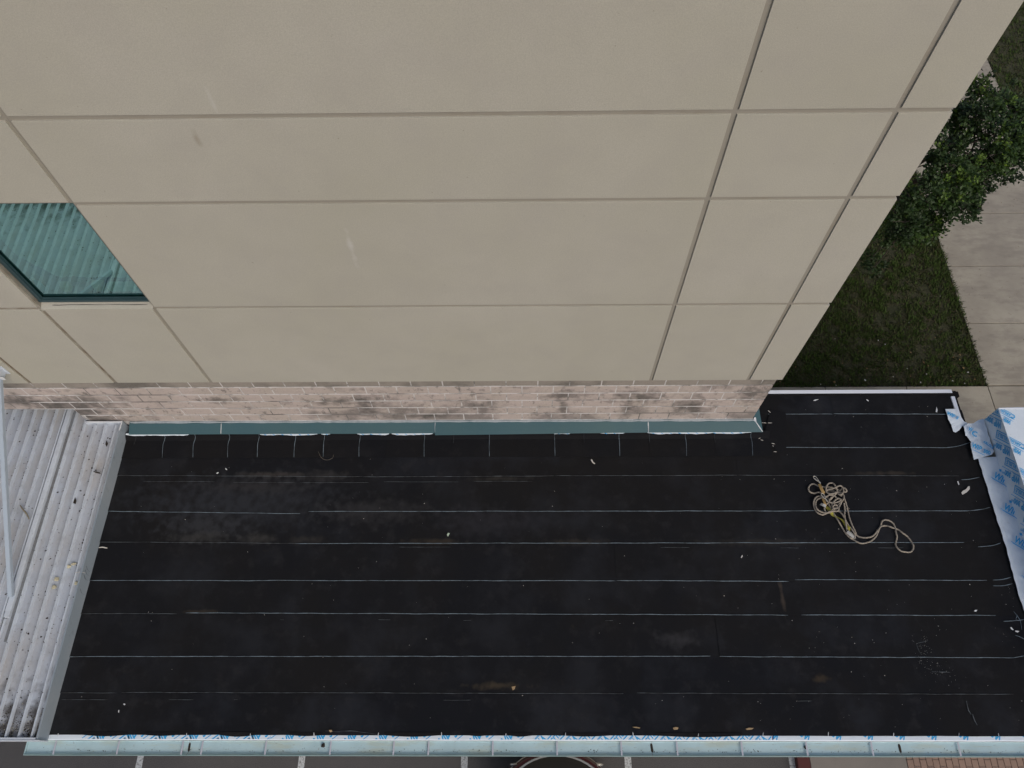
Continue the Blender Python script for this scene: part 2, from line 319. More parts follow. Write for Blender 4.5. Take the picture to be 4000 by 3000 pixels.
# grass
def grass(name, x0, x1, y0, y1, n, label):
    xs_ = RNG.uniform(x0, x1, n*2); ys_ = RNG.uniform(y0, y1, n*2)
    V = []; T = []; k = 0
    for x, y in zip(xs_, ys_):
        d = N((x, y, 0), 1.6)*.32+N((x, y, 3), 6)*.5
        near = max(0, .35-(x1-x))+max(0, .25-(y-y0))
        if d+.32+near < random.random()*.6: continue
        a = random.random()*6.283; h = random.uniform(.025, .065)*(1+max(0, d)*1.1); ww = random.uniform(.005, .010)*1.3
        lean = random.uniform(.3, 1.3)*h; ca, sa = math.cos(a), math.sin(a)
        z = G+.06
        V += [(x-sa*ww, y+ca*ww, z), (x+sa*ww, y-ca*ww, z), (x+ca*lean, y+sa*lean, z+h)]
        t = min(1, max(0, .50+.6*d+random.uniform(-.28, .28)))
        if random.random() < .05: t = 0
        T += [t]*3; k += 1
        if k >= n: break
    me = bpy.data.meshes.new(name); me.from_pydata(V, [], [(3*i, 3*i+1, 3*i+2) for i in range(len(V)//3)]); me.update()
    at_ = me.attributes.new('tone', 'FLOAT', 'POINT'); at_.data.foreach_set('value', T)
    return tag(link(name, me, M['grass']), label, kind='stuff')
grass('grass', 3.25, 9.22, 2.57, 12.5, 120000, 'short patchy grass of the lawn beside the tall building')
grass('far_grass', 11.9, 15.8, 6, 17, 45000, 'short grass of the lawn beyond the sidewalk')

# ------------------------------------------------------------------ main building
bld = empty('building', 'tall beige stucco building wall with a split face block base', 'building')
ZT = 8.5
XC = 3.204
wx0, wx1, wz0, wz1 = -5.06, -3.868, 3.034, 4.641
bm = bmesh.new()
add_box(bm, -14, wx0-.002, .014, .30, 1.36, ZT-.05); add_box(bm, wx1+.002, XC-.02, .014, .30, 1.36, ZT-.05)
add_box(bm, wx0, wx1, .014, .30, 1.36, wz0); add_box(bm, wx0, wx1, .014, .30, wz1, ZT-.05)
add_box(bm, XC-.30, XC-.02, .302, 16, G-.05, ZT-.05); add_box(bm, -14, -13.7, .302, 16, 1.3, ZT-.05); add_box(bm, -14, XC-.045, 16.002, 16.2, G, ZT-.05)
add_box(bm, -14, XC-.3, .302, 16, ZT-.25, ZT-.06)
link('wall_core', tomesh('wall_core', bm), M['sealant'], bld)
box('roof_deck', -14.05, XC-.0, -.0, 16.25, ZT-.049, ZT+.03, M['membrane'], bld)
XJ = [-14, -9.6, -8.4, -7.2, -6.132, -5.06, -3.868, 1.590, 2.783, XC]
ZJ = [1.3726, 3.034, 4.641, 5.585, ZT-.055]
g = .023
for i in range(len(XJ)-1):
    for k in range(len(ZJ)-1):
        if i == 5 and k == 1: continue
        if i == 2 and k == 1: pass
        x0 = XJ[i]+(g if i else 0); x1 = XJ[i+1]-(g if i < len(XJ)-2 else 0)
        z0 = ZJ[k]+(g if k else 0); z1 = ZJ[k+1]-(g if k < len(ZJ)-2 else 0)
        box('stucco_panel', x0, x1, random.uniform(-.0015, .0015), .05, z0, z1, M['stucco'], bld, .0025)
YJ = [.052, 1.2, 6.6, 12.0, 16.2]
for i in range(4):
    for k in range(4):
        z0 = ZJ[k]+(g if k else 0); z1 = ZJ[k+1]-(g if k < 3 else 0)
        box('stucco_panel', XC-.046, XC, YJ[i]+(g if i else 0), YJ[i+1]-g, z0, z1, M['stucco'], bld, .006)
# block base
ZC = [1.385, 1.154, .954, .754, .554, .354, .154]
bm = bmesh.new()
add_box(bm, -6.045, XC-.06, .0448, .298, .05, 1.358); add_box(bm, -14, -6.046, .0448, .298, .548, 1.358)
add_box(bm, XC-.3, XC-.06, .2985, 16, G, 1.3585)
link('mortar_bed', tomesh('mortar_bed', bm), M['mortar'], bld)
def block_mesh(wd, hg, seed):
    nx, nz = 8, 5; bm = bmesh.new(); rows = []
    for j in range(nz):
        row = []
        for i in range(nx):
            u, v = i/(nx-1), j/(nz-1); edge = i in (0, nx-1) or j in (0, nz-1)
            y = -.002 if edge else -.004+.005*N((i*.9, j*.9, seed), 1.3)
            jx = 0 if edge else .008*N((i, j, seed+9), 1.7)
            row.append(bm.verts.new(((u-.5)*wd+jx, y, (v-.5)*hg)))
        rows.append(row)
    for j in range(nz-1):
        for i in range(nx-1): bm.faces.new((rows[j][i], rows[j][i+1], rows[j+1][i+1], rows[j+1][i]))
    back = [bm.verts.new((sx*wd/2, .03, sz*hg/2)) for sx, sz in ((-1,-1),(1,-1),(1,1),(-1,1))]
    bot = rows[0]; top = rows[-1]
    bm.faces.new(bot[::-1]+[back[0], back[1]]); bm.faces.new(top+[back[2], back[3]])
    lf = [r[0] for r in rows]; rg = [r[-1] for r in rows]
    bm.faces.new(lf+[back[3], back[0]]); bm.faces.new(rg[::-1]+[back[1], back[2]])
    return tomesh('block', bm)
BM = {}
def get_block(wd, hg, s):
    # the top course (seed 7) has the panel overhang's shade painted in grey
    k = (round(wd, 3), round(hg, 3), s)
    if k not in BM: BM[k] = block_mesh(wd, hg, s*3.1)
    return BM[k]
XE = 3.168
for r in range(6):
    z1, z0 = ZC[r], ZC[r+1]; hg = z1-z0-.028
    off = -1.001 if r % 2 == 0 else -1.201
    k0 = int((-9.5-off)/.4)
    x = off+k0*.4
    while x < XE:
        a, b = x, min(x+.4, XE+.006)
        if b-a > .05:
            if b < -6.0 and z0 < .5: x += .4; continue
            if a < -6.045 and z0 < .5: a = -6.045
            wd = b-a-.015
            if wd > .03:
                link('block', get_block(wd, hg, random.randrange(6) if r else 7), M['block'] if r else M['block_shaded'], bld, ((a+b)/2, .045+random.uniform(-.0008, .0003), (z0+z1)/2-.0005))
        x += .4
# receiver ledge and sloped counterflashing
cf0 = [(-5.52, .135), (3.19, .135)]
zt, zb, yt, yb = .150, .098, at(2000, 1650, .15).y, at(2000, 1692, .098).y
def flash_piece(x0, x1, zo=0, dl=0, dr=0, name='counterflashing', corner=False):
    nseg = 16; V = []; F = []
    prof = [(.052, zt+.001), (yt, zt), (yb, zb), (yb+.006, zb-.012), (yb+.012, zb-.010)]
    for i in range(nseg+1):
        t = i/nseg; x = x0+(x1-x0)*t
        for q, (py, pz) in enumerate(prof):
            xx = x
            drop = (dl*(1-t)+dr*t) if q >= 2 else 0
            if corner and i == nseg: xx = x + (0, 0, .105, .105, .105)[q]
            V.append((xx, py-drop+.004*N((x, q, 1), .9), pz+zo+.003*N((x, q, 5), 1.3)))
    m = len(prof)
    for i in range(nseg):
        for q in range(m-1):
            a = i*m+q; F.append((a, a+1, a+m+1, a+m))
    return poly(name, V, F, M['flashing'], bld)
XF = [at(430, 1670, .12).x, at(865, 1670, .12).x, at(1700, 1670, .12).x, at(2532, 1670, .12).x, at(2950, 1654, .15).x]
XF[0] = -5.46
flash_piece(XF[0], XF[1]-.006); flash_piece(XF[1]+.004, XF[2]-.004, .001)
flash_piece(XF[2], XF[3]-.006, .005, dl=.03); flash_piece(XF[3]+.004, XF[4], .002, corner=True)
xe = XF[4]
V = [(xe, .052, zt+.001), (xe, yt, zt), (xe+.105, yb, zb+.002), (xe+.105, yb+.006, zb-.012)]
# side return of the flashing round the corner
V = [(xe-.0, yt, zt+.002), (xe+.105, yb, zb+.002), (xe+.105, .60, zb+.002), (xe+.002, .60, zt+.002), (xe-.05, .60, zt+.003), (xe-.05, yt+.02, zt+.003)]
poly('counterflashing', V, [(0, 1, 2, 3), (0, 3, 4, 5)], M['flashing'], bld)
def ribbon(name, pts, wd, mt, parent, z=0, h=.003, wig=.0, taper=True):
    """a thin raised bead along a path of points"""
    bm = bmesh.new(); pr = []
    n = len(pts)
    for i, p in enumerate(pts):
        p = Vector(p); t = (Vector(pts[min(i+1, n-1)])-Vector(pts[max(i-1, 0)])).normalized(); s = Vector((-t.y, t.x, 0))
        ww = wd*(1+.6*N(p, 9, 2))*(.5 if taper and i in (0, n-1) else 1); q = s*wig*N(p, 6, 4)
        pr.append([bm.verts.new(p+q-s*ww/2), bm.verts.new(p+q+Vector((0, 0, h))), bm.verts.new(p+q+s*ww/2)])
    for a, b in zip(pr[:-1], pr[1:]):
        bm.faces.new((a[0], b[0], b[1], a[1])); bm.faces.new((a[1], b[1], b[2], a[2]))
    return link(name, tomesh(name, bm), mt, parent)
def seg(a, b, n): 
    a, b = Vector(a), Vector(b); return [a+(b-a)*i/n for i in range(n+1)]
ribbon('receiver_bead', [(x, (yt+.05)/2-.002+.003*N((x,0,0),3), zt+.006) for x in np.linspace(-5.45, xe-.005, 120)], .030, M['caulk'], bld, h=.004)
ribbon('receiver_bead', [(x, .046, zt+.010) for x in np.linspace(-5.3, xe-.005, 160)], .008, M['white'], bld, h=.003)
for x in XF[1:4]:
    ribbon('joint_sealant_bead', seg((x, yt, zt+.004), (x+.002, yb+.002, zb+.006), 8), .012, M['white'], bld, h=.004)
ribbon('joint_sealant_bead', seg((xe-.003, yt+.02, zt+.006), (xe+.1, yb+.004, zb+.005), 10), .014, M['white'], bld, h=.004)
poly('sealant_patch', [(xe-.02, yt+.01, zt+.008), (xe+.02, yt-.02, zt+.002), (xe+.022, yt+.06, zt+.004), (xe-.01, .055, zt+.03)], [(0, 1, 2, 3)], M['white'], bld)
# vertical sealant line at the end of the blocks
# window
win = box('window', wx0+.001, wx1-.001, .235, .285, wz0+.001, wz1-.001, M['frame'], bld)
bpy.data.objects.remove(win)
bm = bmesh.new(); fwid = .035
for (a, b, c, d, y0) in ((wx0+.002, wx1-.002, wz0+.05, wz0+.085, .045), (wx0+.002, wx1-.002, wz1-.045, wz1-.006, .05), (wx0+.002, wx0+.045, wz0+.085, wz1-.045, .05), (wx1-.036, wx1-.002, wz0+.085, wz1-.045, .05)):
    add_box(bm, a, b, y0, .13, c, d, .003)
for (a, b, c, d) in ((wx0+.045, wx1-.036, wz0+.085, wz0+.10), (wx0+.045, wx0+.057, wz0+.10, wz1-.045)): add_box(bm, a, b, .066, .078, c, d)
win = link('window_frame', tomesh('window_frame', bm), M['frame'], bld)
poly('pane', [(wx0+.03, .088, wz0+.07), (wx1-.02, .088, wz0+.07), (wx1-.02, .088, wz1-.03), (wx0+.03, .088, wz1-.03)], [(0,1,2,3)], M['glass'], win)
poly('window_sill', [(wx0+.002,-.003,wz0-.004),(wx1-.002,-.003,wz0-.004),(wx1-.002,.13,wz0+.048),(wx0+.002,.13,wz0+.048),(wx0+.002,-.003,wz0-.03),(wx1-.002,-.003,wz0-.03)], [(0,1,2,3),(4,5,1,0)], M['stucco'], win)
ribbon('sealant_crack', seg((wx0+.12, .036, wz0+.014), (wx1-.06, .036, wz0+.014), 50), .007, M['dark'], win, h=.001, wig=.008)
box('inner_sill', wx0-.1, wx1+.1, .302, .75, wz0-.02, wz0+.03, M['dark'], win)
bm = bmesh.new(); add_box(bm, wx0-1, wx1+1, 2.0, 2.05, wz0-1.5, wz1+1); link('room_wall', tomesh('room_wall', bm), M['dark'], win)
# small things on the inside sill
def lathe(bm, prof, seg_=14, c=(0,0,0)):
    rings = [[bm.verts.new((c[0]+r*math.cos(6.2832*k/seg_), c[1]+r*math.sin(6.2832*k/seg_), c[2]+z)) for k in range(seg_)] for r, z in prof]
    for a, b in zip(rings[:-1], rings[1:]):
        for k in range(seg_): bm.faces.new((a[k], a[(k+1) % seg_], b[(k+1) % seg_], b[k]))
    bm.faces.new(rings[0][::-1]); bm.faces.new(rings[-1])
p = at(197, 1160, Y=.2)
bm = bmesh.new(); lathe(bm, [(.03,0),(.034,.01),(.034,.12),(.022,.15),(.012,.16),(.012,.19)]); o = tag(link('bottle', tomesh('bottle', bm, True), mat('blue_plastic', (.10, .38, .48), .3), None, (p.x, .2, wz0+.055)), 'small blue bottle standing inside the green window at its lower left', 'bottle')
link('cap', tomesh('cap', (lambda b: (lathe(b, [(.014,0),(.014,.025)]), b)[1])(bmesh.new())), M['white'], o, (0, 0, .19))
cardm = mat('buff_card', (.42, .42, .20), .8); purp = mat('plum_cloth', (.10, .05, .09), .9)
for x0, x1, h, m_, nm, lb, ct in ((270, 300, .11, cardm, 'card_box', 'narrow buff card box inside the window beside the blue bottle', 'box'), (395, 440, .13, cardm, 'folded_card', 'wider buff folded card inside the window at its lower middle', 'card'),
                             (450, 560, .10, mat('pale_reflection', (.40, .62, .60), .6), 'reflection_bar', 'long pale bar standing in for a reflection at the lower right of the window', 'reflection_bar'), (320, 385, .09, purp, 'cloth_bundle', 'dark plum cloth bundle inside the window between two buff cards', 'cloth')):  # the long pale bar is added to stand for a reflection in the pane
    a = at(x0, 1150, Y=.2).x; b = at(x1, 1150, Y=.2).x
    bm = bmesh.new(); add_box(bm, a, b, .17, .24, wz0+.052, wz0+.052+h, .012)
    if nm == 'cloth_bundle': bmesh.ops.subdivide_edges(bm, edges=bm.edges[:], cuts=2); [setattr(v, 'co', v.co+Vector((0, 0, .03*N(v.co, 14)))) for v in bm.verts]
    tag(link(nm, tomesh(nm, bm), m_), lb, ct)
bm = bmesh.new(); nb = 26; tops = []; bots = []
for k in range(nb+1):
    u = k/nb; x = wx0+.07+(wx1-wx0-.09)*u; zb_ = wz0+.27+.03*N((x, 0, 0), 4)+(.35*max(0, 1-u*5))
    tops.append(bm.verts.new((x, .20+.010*(k % 2), wz1-.05))); bots.append(bm.verts.new((x, .20+.010*(k % 2), zb_)))
for k in range(nb): bm.faces.new((bots[k], bots[k+1], tops[k+1], tops[k]))
link('blind', tomesh('blind', bm), mat('pale_blind', (.45, .50, .47), .8), win)
box('sill_ledge', wx0-.05, wx1+.05, .135, .301, wz0+.02, wz0+.05, M['dark'], win)

# ------------------------------------------------------------------ low building with the black flat roof
low = empty('low_building', 'low building with a black membrane flat roof under repair below the beige wall', 'building')
XR = 6.14
bm = bmesh.new()
add_box(bm, -5.49, XR-.02, -3.88, -.02, G-.05, -.015); add_box(bm, 3.26, XR-.02, -.0195, .50, G-.05, -.015)
link('wall', tomesh('wall', bm), M['stucco'], low)
def sheet(name, x0, x1, ylo0, ylo1, yhi, zlo, zhi, mt, nx=60, ny=5, seed=0, parent=low, curl=None):
    """a membrane sheet, its lower edge lapped over the next one; ylo0/ylo1 lower edge at its two ends"""
    V = []; F = []
    for j in range(ny+1):
        v = j/ny
        for i in range(nx+1):
            u = i/nx; x = x0+(x1-x0)*u; yl = ylo0+(ylo1-ylo0)*u+.0035*N((x, yhi, 0), 2.2, 3)+.0015*N((x, yhi, 0), 11, 3)
            y = yl+(yhi-yl)*v
            V.append((x, y, zlo+(zhi-zlo)*v+.0035*N((x, y, 0), 1.7, seed)+.0012*N((x, y, 0), 8, seed)))
    for j in range(ny):
        for i in range(nx):
            a = j*(nx+1)+i; F.append((a, a+1, a+nx+2, a+nx+1))
    b0 = len(V)     # lower edge thickness
    for i in range(nx+1): V.append((V[i][0], V[i][1]+.001, V[i][2]-.009))
    for i in range(nx): F.append((i+1, i, b0+i, b0+i+1))
    return poly(name, V, F, mt, parent)
# rows: list of pieces (pixel x0, x1, y at x0, y at x1) of every lap line, from the wall to the gutter
XCE0 = at(470, 1675, .225).x
rows = [
 [(3000, 3252, 1617, 1617, 2), (3256, 3700, 1616, 1618, 2)],
 [(3034, 3698, 1747, 1748, 2)],
 [(440, 1416, 1857, 1861, 1), (1418, 2163, 1863, 1859, 1), (2170, 2880, 1858, 1856, 1), (2884, 3745, 1856, 1859, 1)],
 [(380, 1172, 1996, 2006, 2), (1205, 3790, 1998, 1995, 2)],
 [(350, 1150, 2116, 2122, 1), (1152, 3765, 2123, 2119, 2)],
 [(310, 2405, 2267, 2268, 2), (2408, 3080, 2267, 2271, 2), (3105, 3855, 2264, 2267, 2)],
 [(280, 690, 2396, 2397, 1), (726, 3078, 2394, 2402, 2), (3130, 3890, 2401, 2404, 2)],
 [(240, 2775, 2564, 2563, 2), (2812, 3960, 2565, 2569, 2)],
 [(215, 455, 2706, 2706, 1), (476, 2435, 2704, 2709, 1), (2488, 3960, 2707, 2712, 1)],
 [(200, 4060, 2874, 2872, 0)],
]
ytop = [.55, .22, -.20]
prev = {0: .52}
Yrow = [at(2000, 1617, 0).y, at(2000, 1747, 0).y, at(2000, 1859, 0).y, at(2000, 1999, 0).y, at(2000, 2120, 0).y, at(2000, 2267, 0).y, at(2000, 2399, 0).y, at(2000, 2565, 0).y, at(2000, 2708, 0).y]
ups = [.53, Yrow[0]+.03, -.16, Yrow[2]+.04, Yrow[3]+.04, Yrow[4]+.04, Yrow[5]+.04, Yrow[6]+.04, Yrow[7]+.04, Yrow[8]+.04]
sheetobjs = []
BZ = .0195
for ri, row in enumerate(rows):
    n = len(row)
    for pi, (xa, xb, ya, yb_, br) in enumerate(row):
        pa, pb = at(xa, ya, .012), at(xb, yb_, .012)
        x0, x1 = pa.x, pb.x
        if ri == 9: x0, x1 = XCE0+.004, XR+.25; pa.y = pb.y = at(2000, 2873, .012).y
        elif ri > 1:
            if pi == 0: x0 = XCE0+.004
            if pi == n-1: x1 = XR+.05
            if pi < n-1: x1 = at(row[pi+1][0], ya, .012).x+.06*(1 if pi % 2 else 1)
        else:
            if ri == 1: x0, x1 = 3.25, XR+.02
            elif pi == 0: x0, x1 = 3.25, pb.x+.05
            else: x1 = XR+.0
        lift = .0045*(pi % 2)
        o = sheet('membrane_sheet', x0, x1, pa.y, pb.y, ups[ri], .0125+lift, .002+lift, M['membrane_scuffed'], nx=int((x1-x0)*9)+4, seed=ri*3+pi)
        if br:
            segs_ = int(abs(xb-xa)/22)+2
            pts = []
            for k in range(segs_+1):
                px = xa+(xb-xa)*k/segs_; py = ya+(yb_-ya)*k/segs_
                q = at(px, py, BZ); pts.append((q.x, q.y+.0035*N((q.x, ups[ri], 0), 2.2, 3), .0165+lift))
            # the right-hand ends curl up towards the parapet
            ribbon('seam_bead', pts, .0066 if br == 2 else .0052, M['bead'] if br == 2 else M['bead_faint'], o, h=.003, wig=.0035)
# faint chalk lines parallel to the laps
for (xa, xb, y) in ((560, 840, 1881), (910, 1150, 1884), (1170, 1440, 1885), (1500, 1790, 1882), (1850, 2080, 1880), (2580, 2695, 2138), (1560, 1760, 2137), (3050, 3120, 2140), (1095, 1110, 2421), (1478, 1525, 2421), (1810, 1840, 2423), (2365, 2395, 2424), (240, 420, 2733), (660, 755, 2733), (915, 930, 2733), (3110, 3170, 2738), (1730, 1840, 2735), (3430, 3530, 2140)):
    pts = [tuple(at(xa+(xb-xa)*k/14, y, .017)) for k in range(15)]
    ribbon('chalk_line', pts, .0034, M['bead_faint'], low, h=.002, wig=.003)
# curved ends of seams near the parapet
for pts in ([(3697,1748),(3740,1743),(3770,1735),(3796,1726)], [(3755,1874),(3785,1872),(3806,1868),(3826,1864)], [(3790,1995),(3830,1990),(3850,1986),(3868,1981)],
            [(3820,2136),(3850,2134),(3880,2130),(3909,2121)], [(3878,2266),(3905,2264),(3930,2260),(3950,2254)], [(3880,2289),(3920,2287),(3955,2280)], [(3920,2427),(3960,2425),(4000,2420)], [(3960,2569),(4000,2562)],
            [(3960,2388),(3975,2408),(3985,2422),(3992,2460)], [(3965,2481),(3985,2488),(4005,2500)], [(3975,2402),(3968,2420),(3982,2425)]):
    ribbon('seam_bead', [tuple(p) for p in smooth_path([at(x, y, .019) for x, y in pts], .03)], .0065, M['bead'], low, h=.003, wig=.003)
# strips turned up against the wall
jx = [470, 513, 627, 747, 882, 1002, 1146, 1260, 1400, 1513, 1655, 1770, 1911, 2026, 2168, 2284, 2422, 2544, 2687, 2802, 2946, 3035]
bright = [0, .5, 1, 1, 1, 1, 1, 1, 1, 0, 1, .5, 1, 0, 1, .3, 1, .5, 1, .5, 1, 0]
ylow = at(2000, 1784, .02).y
X_ = [at(x, 1770, .02).x for x in jx]; X_[0] = XCE0+.004; X_[-1] = 3.40
prof = [(-.045, .092), (-.135, .068), (-.20, .03), (-.26, .020), (ylow, .018)]
prof2 = [(yb+.03, zb-.012), (yb-.025, .055), (yb-.06, .022), (yb-.12, .0195), (ylow, .0185)]
for i in range(len(X_)-1):
    V = []; F = []; nx = 4; dz = .0035*(i % 2)
    for q, (py, pz) in enumerate(prof2):
        for k in range(nx+1):
            x = X_[i]-.02*(i > 0)+(X_[i+1]+.004-X_[i]+.02*(i > 0))*k/nx
            V.append((x, py+(.006*N((x, i, 0), 3) if q == 4 else 0), pz+dz+.003*N((x, py, 2), 6)))
    for k in range(nx+1): V.append((V[4*(nx+1)+k][0], V[4*(nx+1)+k][1]+.001, .005))
    for q in range(5):
        for k in range(nx): a = q*(nx+1)+k; F.append((a, a+nx+1, a+nx+2, a+1))
    o = poly('membrane_strip', V, F, M['membrane'], low)
    if bright[i] and i:
        x = X_[i]; cx = -.012 if i < 5 else (.01 if i > 16 else 0)
        ln_ = (2060-jx[i])/2060*.06
        pts = [(x-cx+.004*N((i, k, 0), 2)+ln_*(.3, .9, .5, .3, 1.1)[k]-ln_*.4, py, pz+.006+dz) for k, (py, pz) in enumerate(prof2[:4] if bright[i] < .6 else prof2)]
        pts = [tuple(p) for p in smooth_path(pts, .03)]
        ribbon('seam_bead', pts, .006 if bright[i] == 1 else .004, M['bead'] if bright[i] == 1 else M['bead_faint'], o, h=.003, wig=.004)
# corner patch
pc = [at(x, y, .021) for x, y in ((2984, 1694), (3010, 1600), (3070, 1610), (3072, 1760), (3040, 1768), (3010, 1735))]
poly('corner_patch', pc, [tuple(range(6))[::-1]], M['membrane'], low)
for a, b in (((2959,1704),(2967,1706)), ((2970,1699),(2979,1710)), ((2963,1713),(2972,1710)), ((2971,1718),(2981,1720)), ((3014,1731),(3026,1734)), ((3018,1740),(3022,1744)), ((3022,1764),(3034,1765)), ((2976,1651),(2994,1652)), ((2999,1652),(3016,1652)), ((3000,1603),(3010,1612))):
    ribbon('sealant_smear', [tuple(at(*a, .026)), tuple((at(*a, .026)+at(*b, .026))/2), tuple(at(*b, .026))], .009, M['scrap'], low, h=.004)
# loose underlayment edge peeping out below the flashing
def wavy_strip(x0, x1, y0, wdt, z, seed, mt=M['wrap'], parent=low, name='underlayment_edge'):
    n = max(4, int((x1-x0)*40)); V = []; F = []
    for i in range(n+1):
        x = x0+(x1-x0)*i/n; t = min(i, n-i)/n
        V.append((x, y0+.02, z+.006)); V.append((x, y0-wdt*(.55+.6*N((x, seed, 0), 4)+.25*N((x, seed, 0), 17))*min(1, t*8+.1), z))
    for i in range(n): F.append((2*i, 2*i+1, 2*i+3, 2*i+2))
    return poly(name, V, F, mt, parent)
for k, (xa, xb, wdt) in enumerate(((492, 738, .028), (1015, 1240, .026), (1255, 1290, .018), (1395, 1520, .026), (1530, 1690, .03), (2160, 2230, .018), (2530, 2935, .026), (2345, 2440, .014))):
    a, b = at(xa, 1694, .09).x, at(xb, 1694, .09).x
    o = wavy_strip(a, b, yb, wdt, .089, k)
    if k:
        for q in range(int((b-a)/.12)):
            x = a+.06+q*.12; ribbon('print_mark', seg((x, yb-.001, .0925), (x+.035, yb-.013, .0905), 3), .008, M['print'], o, h=.0015)

# --- printed underlayment
FONTC = {}
def text_mesh(txt):
    if txt in FONTC: return FONTC[txt]
    cu = bpy.data.curves.new('t', 'FONT'); cu.body = txt; cu.size = 1; cu.offset = .035; cu.resolution_u = 2
    ob = bpy.data.objects.new('t', cu); COL.objects.link(ob)
    dg = bpy.context.evaluated_depsgraph_get(); me = bpy.data.meshes.new_from_object(ob.evaluated_get(dg))
    bpy.data.objects.remove(ob)
    vs = [v.co.copy() for v in me.vertices]; fs = [tuple(p.vertices) for p in me.polygons]
    x0 = min(v.x for v in vs); x1 = max(v.x for v in vs); y0 = min(v.y for v in vs); y1 = max(v.y for v in vs)
    FONTC[txt] = ([((v.x-x0)/(x1-x0), (v.y-y0)/(y1-y0)) for v in vs], fs); return FONTC[txt]
def text2d(bm, txt, o, d, length, height, mapf, clip=None):
    """flat print laid on a sheet; o start, d direction in sheet coordinates"""
    vs, fs = text_mesh(txt); d = Vector(d).normalized(); u = Vector((-d.y, d.x))
    b2 = bmesh.new(); vv = [b2.verts.new((o[0]+d.x*x*length+u.x*y*height, o[1]+d.y*x*length+u.y*y*height, 0)) for x, y in vs]
    for f in fs:
        try: b2.faces.new([vv[i] for i in f])
        except ValueError: pass
    if clip:
        for co, no in clip:
            bmesh.ops.bisect_plane(b2, geom=b2.verts[:]+b2.edges[:]+b2.faces[:], plane_co=co, plane_no=no, clear_outer=True)
    mp = {v: bm.verts.new(mapf(v.co.x, v.co.y)) for v in b2.verts}
    for f in b2.faces: bm.faces.new([mp[v] for v in f.verts])
    b2.free()
def bar2d(bm, o, d, length, h0, h1, mapf, clip=None, skew=0):
    d = Vector(d).normalized(); u = Vector((-d.y, d.x)); b2 = bmesh.new(); n = 6
    o = Vector(o)
    lo = [b2.verts.new(((o+d*length*i/n+u*h0).x, (o+d*length*i/n+u*h0).y, 0)) for i in range(n+1)]
    hi = [b2.verts.new(((o+d*(length*i/n+skew)+u*h1).x, (o+d*(length*i/n+skew)+u*h1).y, 0)) for i in range(n+1)]
    for i in range(n): b2.faces.new((lo[i], lo[i+1], hi[i+1], hi[i]))
    if clip:
        for co, no in clip:
            bmesh.ops.bisect_plane(b2, geom=b2.verts[:]+b2.edges[:]+b2.faces[:], plane_co=co, plane_no=no, clear_outer=True)
    mp = {v: bm.verts.new(mapf(v.co.x, v.co.y)) for v in b2.verts}
    for f in b2.faces: bm.faces.new([mp[v] for v in f.verts])
    b2.free()
def print_unit(bm, o, ang, s, mapf, clip=None, both=True, first=True):
    """one repeat of the sheet's print: WIP 300HT with rules, and the boxed name below it"""
    d = Vector((math.cos(ang), math.sin(ang))); u = Vector((-d.y, d.x)); o = Vector(o)
    if first:
        text2d(bm, 'WIP', o, d, .125*s, .075*s, mapf, clip); text2d(bm, '300', o+d*.145*s, d, .10*s, .062*s, mapf, clip); text2d(bm, 'HT', o+d*.25*s+u*.03*s, d, .038*s, .026*s, mapf, clip)
        bar2d(bm, o-u*.018*s, d, .30*s, 0, .006*s, mapf, clip); bar2d(bm, o-u*.006*s-d*.02*s, d, .14*s, -.004*s, .001*s, mapf, clip)
    if both:
        q = o-u*.115*s-d*.02*s
        bar2d(bm, q+u*.062*s, d, .27*s, 0, .010*s, mapf, clip); bar2d(bm, q-u*.006*s+d*.06*s, d, .215*s, -.010*s, 0, mapf, clip)
        text2d(bm, 'C', q-u*.012*s, d, .055*s, .078*s, mapf, clip); text2d(bm, 'ARLISLE', q+d*.062*s+u*.004*s, d, .20*s, .048*s, mapf, clip)
        bar2d(bm, q+d*.275*s, d, .012*s, -.016*s, .072*s, mapf, clip)
# strip between the membrane and the gutter
YE = at(2000, 2873, .012).y; YG = at(2000, 2894, 0).y
xs_ = [(-5.46, -5.0), (-5.0, -3.1), (-3.1, -.45), (-.45, 1.55), (1.55, 3.0), (3.0, 5.0), (5.0, 6.45)]
xa = at(320, 2880, 0).x; xb1 = at(1055, 2885, 0).x; xb2 = at(2085, 2885, 0).x; xb3 = at(3017, 2885, 0).x
cuts = [XCE0+.004, xa, xb1, xb2, xb3, 6.5]
angs = [-.8, .62, .62, .85, 2.6]
for i in range(5):
    a, b = cuts[i], cuts[i+1]; zz = .0065+.002*(i % 2); nx = int((b-a)*14)+2
    V = []; F = []
    for k in range(nx+1):
        x = a+(b-a)*k/nx
        V += [(x, YE+.06, zz), (x, YG+.012+.003*N((x, 0, 0), 3), zz), (x, YG+.001+.003*N((x, 0, 0), 3), zz-.005)]
    for k in range(nx): F += [(3*k, 3*k+1, 3*k+4, 3*k+3), (3*k+1, 3*k+2, 3*k+5, 3*k+4)]
    o = poly('underlayment_strip', V, F, M['wrap'], low)
    if i == 0: continue
    bm = bmesh.new(); clip = [((0, YG+.014, 0), (0, -1, 0)), ((0, YE+.004, 0), (0, 1, 0)), ((a+.01, 0, 0), (-1, 0, 0)), ((b-.01, 0, 0), (1, 0, 0))]
    x = a-.2
    while x < b:
        if i in (1, 2): print_unit(bm, (x, YG-.10), .62, 1.5, lambda X, Y: (X, Y, zz+.0014), clip, both=(i == 1 and x < -3))
        elif i == 3: print_unit(bm, (x+.3, YE+.02), math.pi+.75, 1.3, lambda X, Y: (X, Y, zz+.0014), clip)
        else: print_unit(bm, (x+.3, YG+.07), math.pi-.62, 1.3, lambda X, Y: (X, Y, zz+.0014), clip)
        x += .362
    link('print', tomesh('print', bm), M['print'], o)
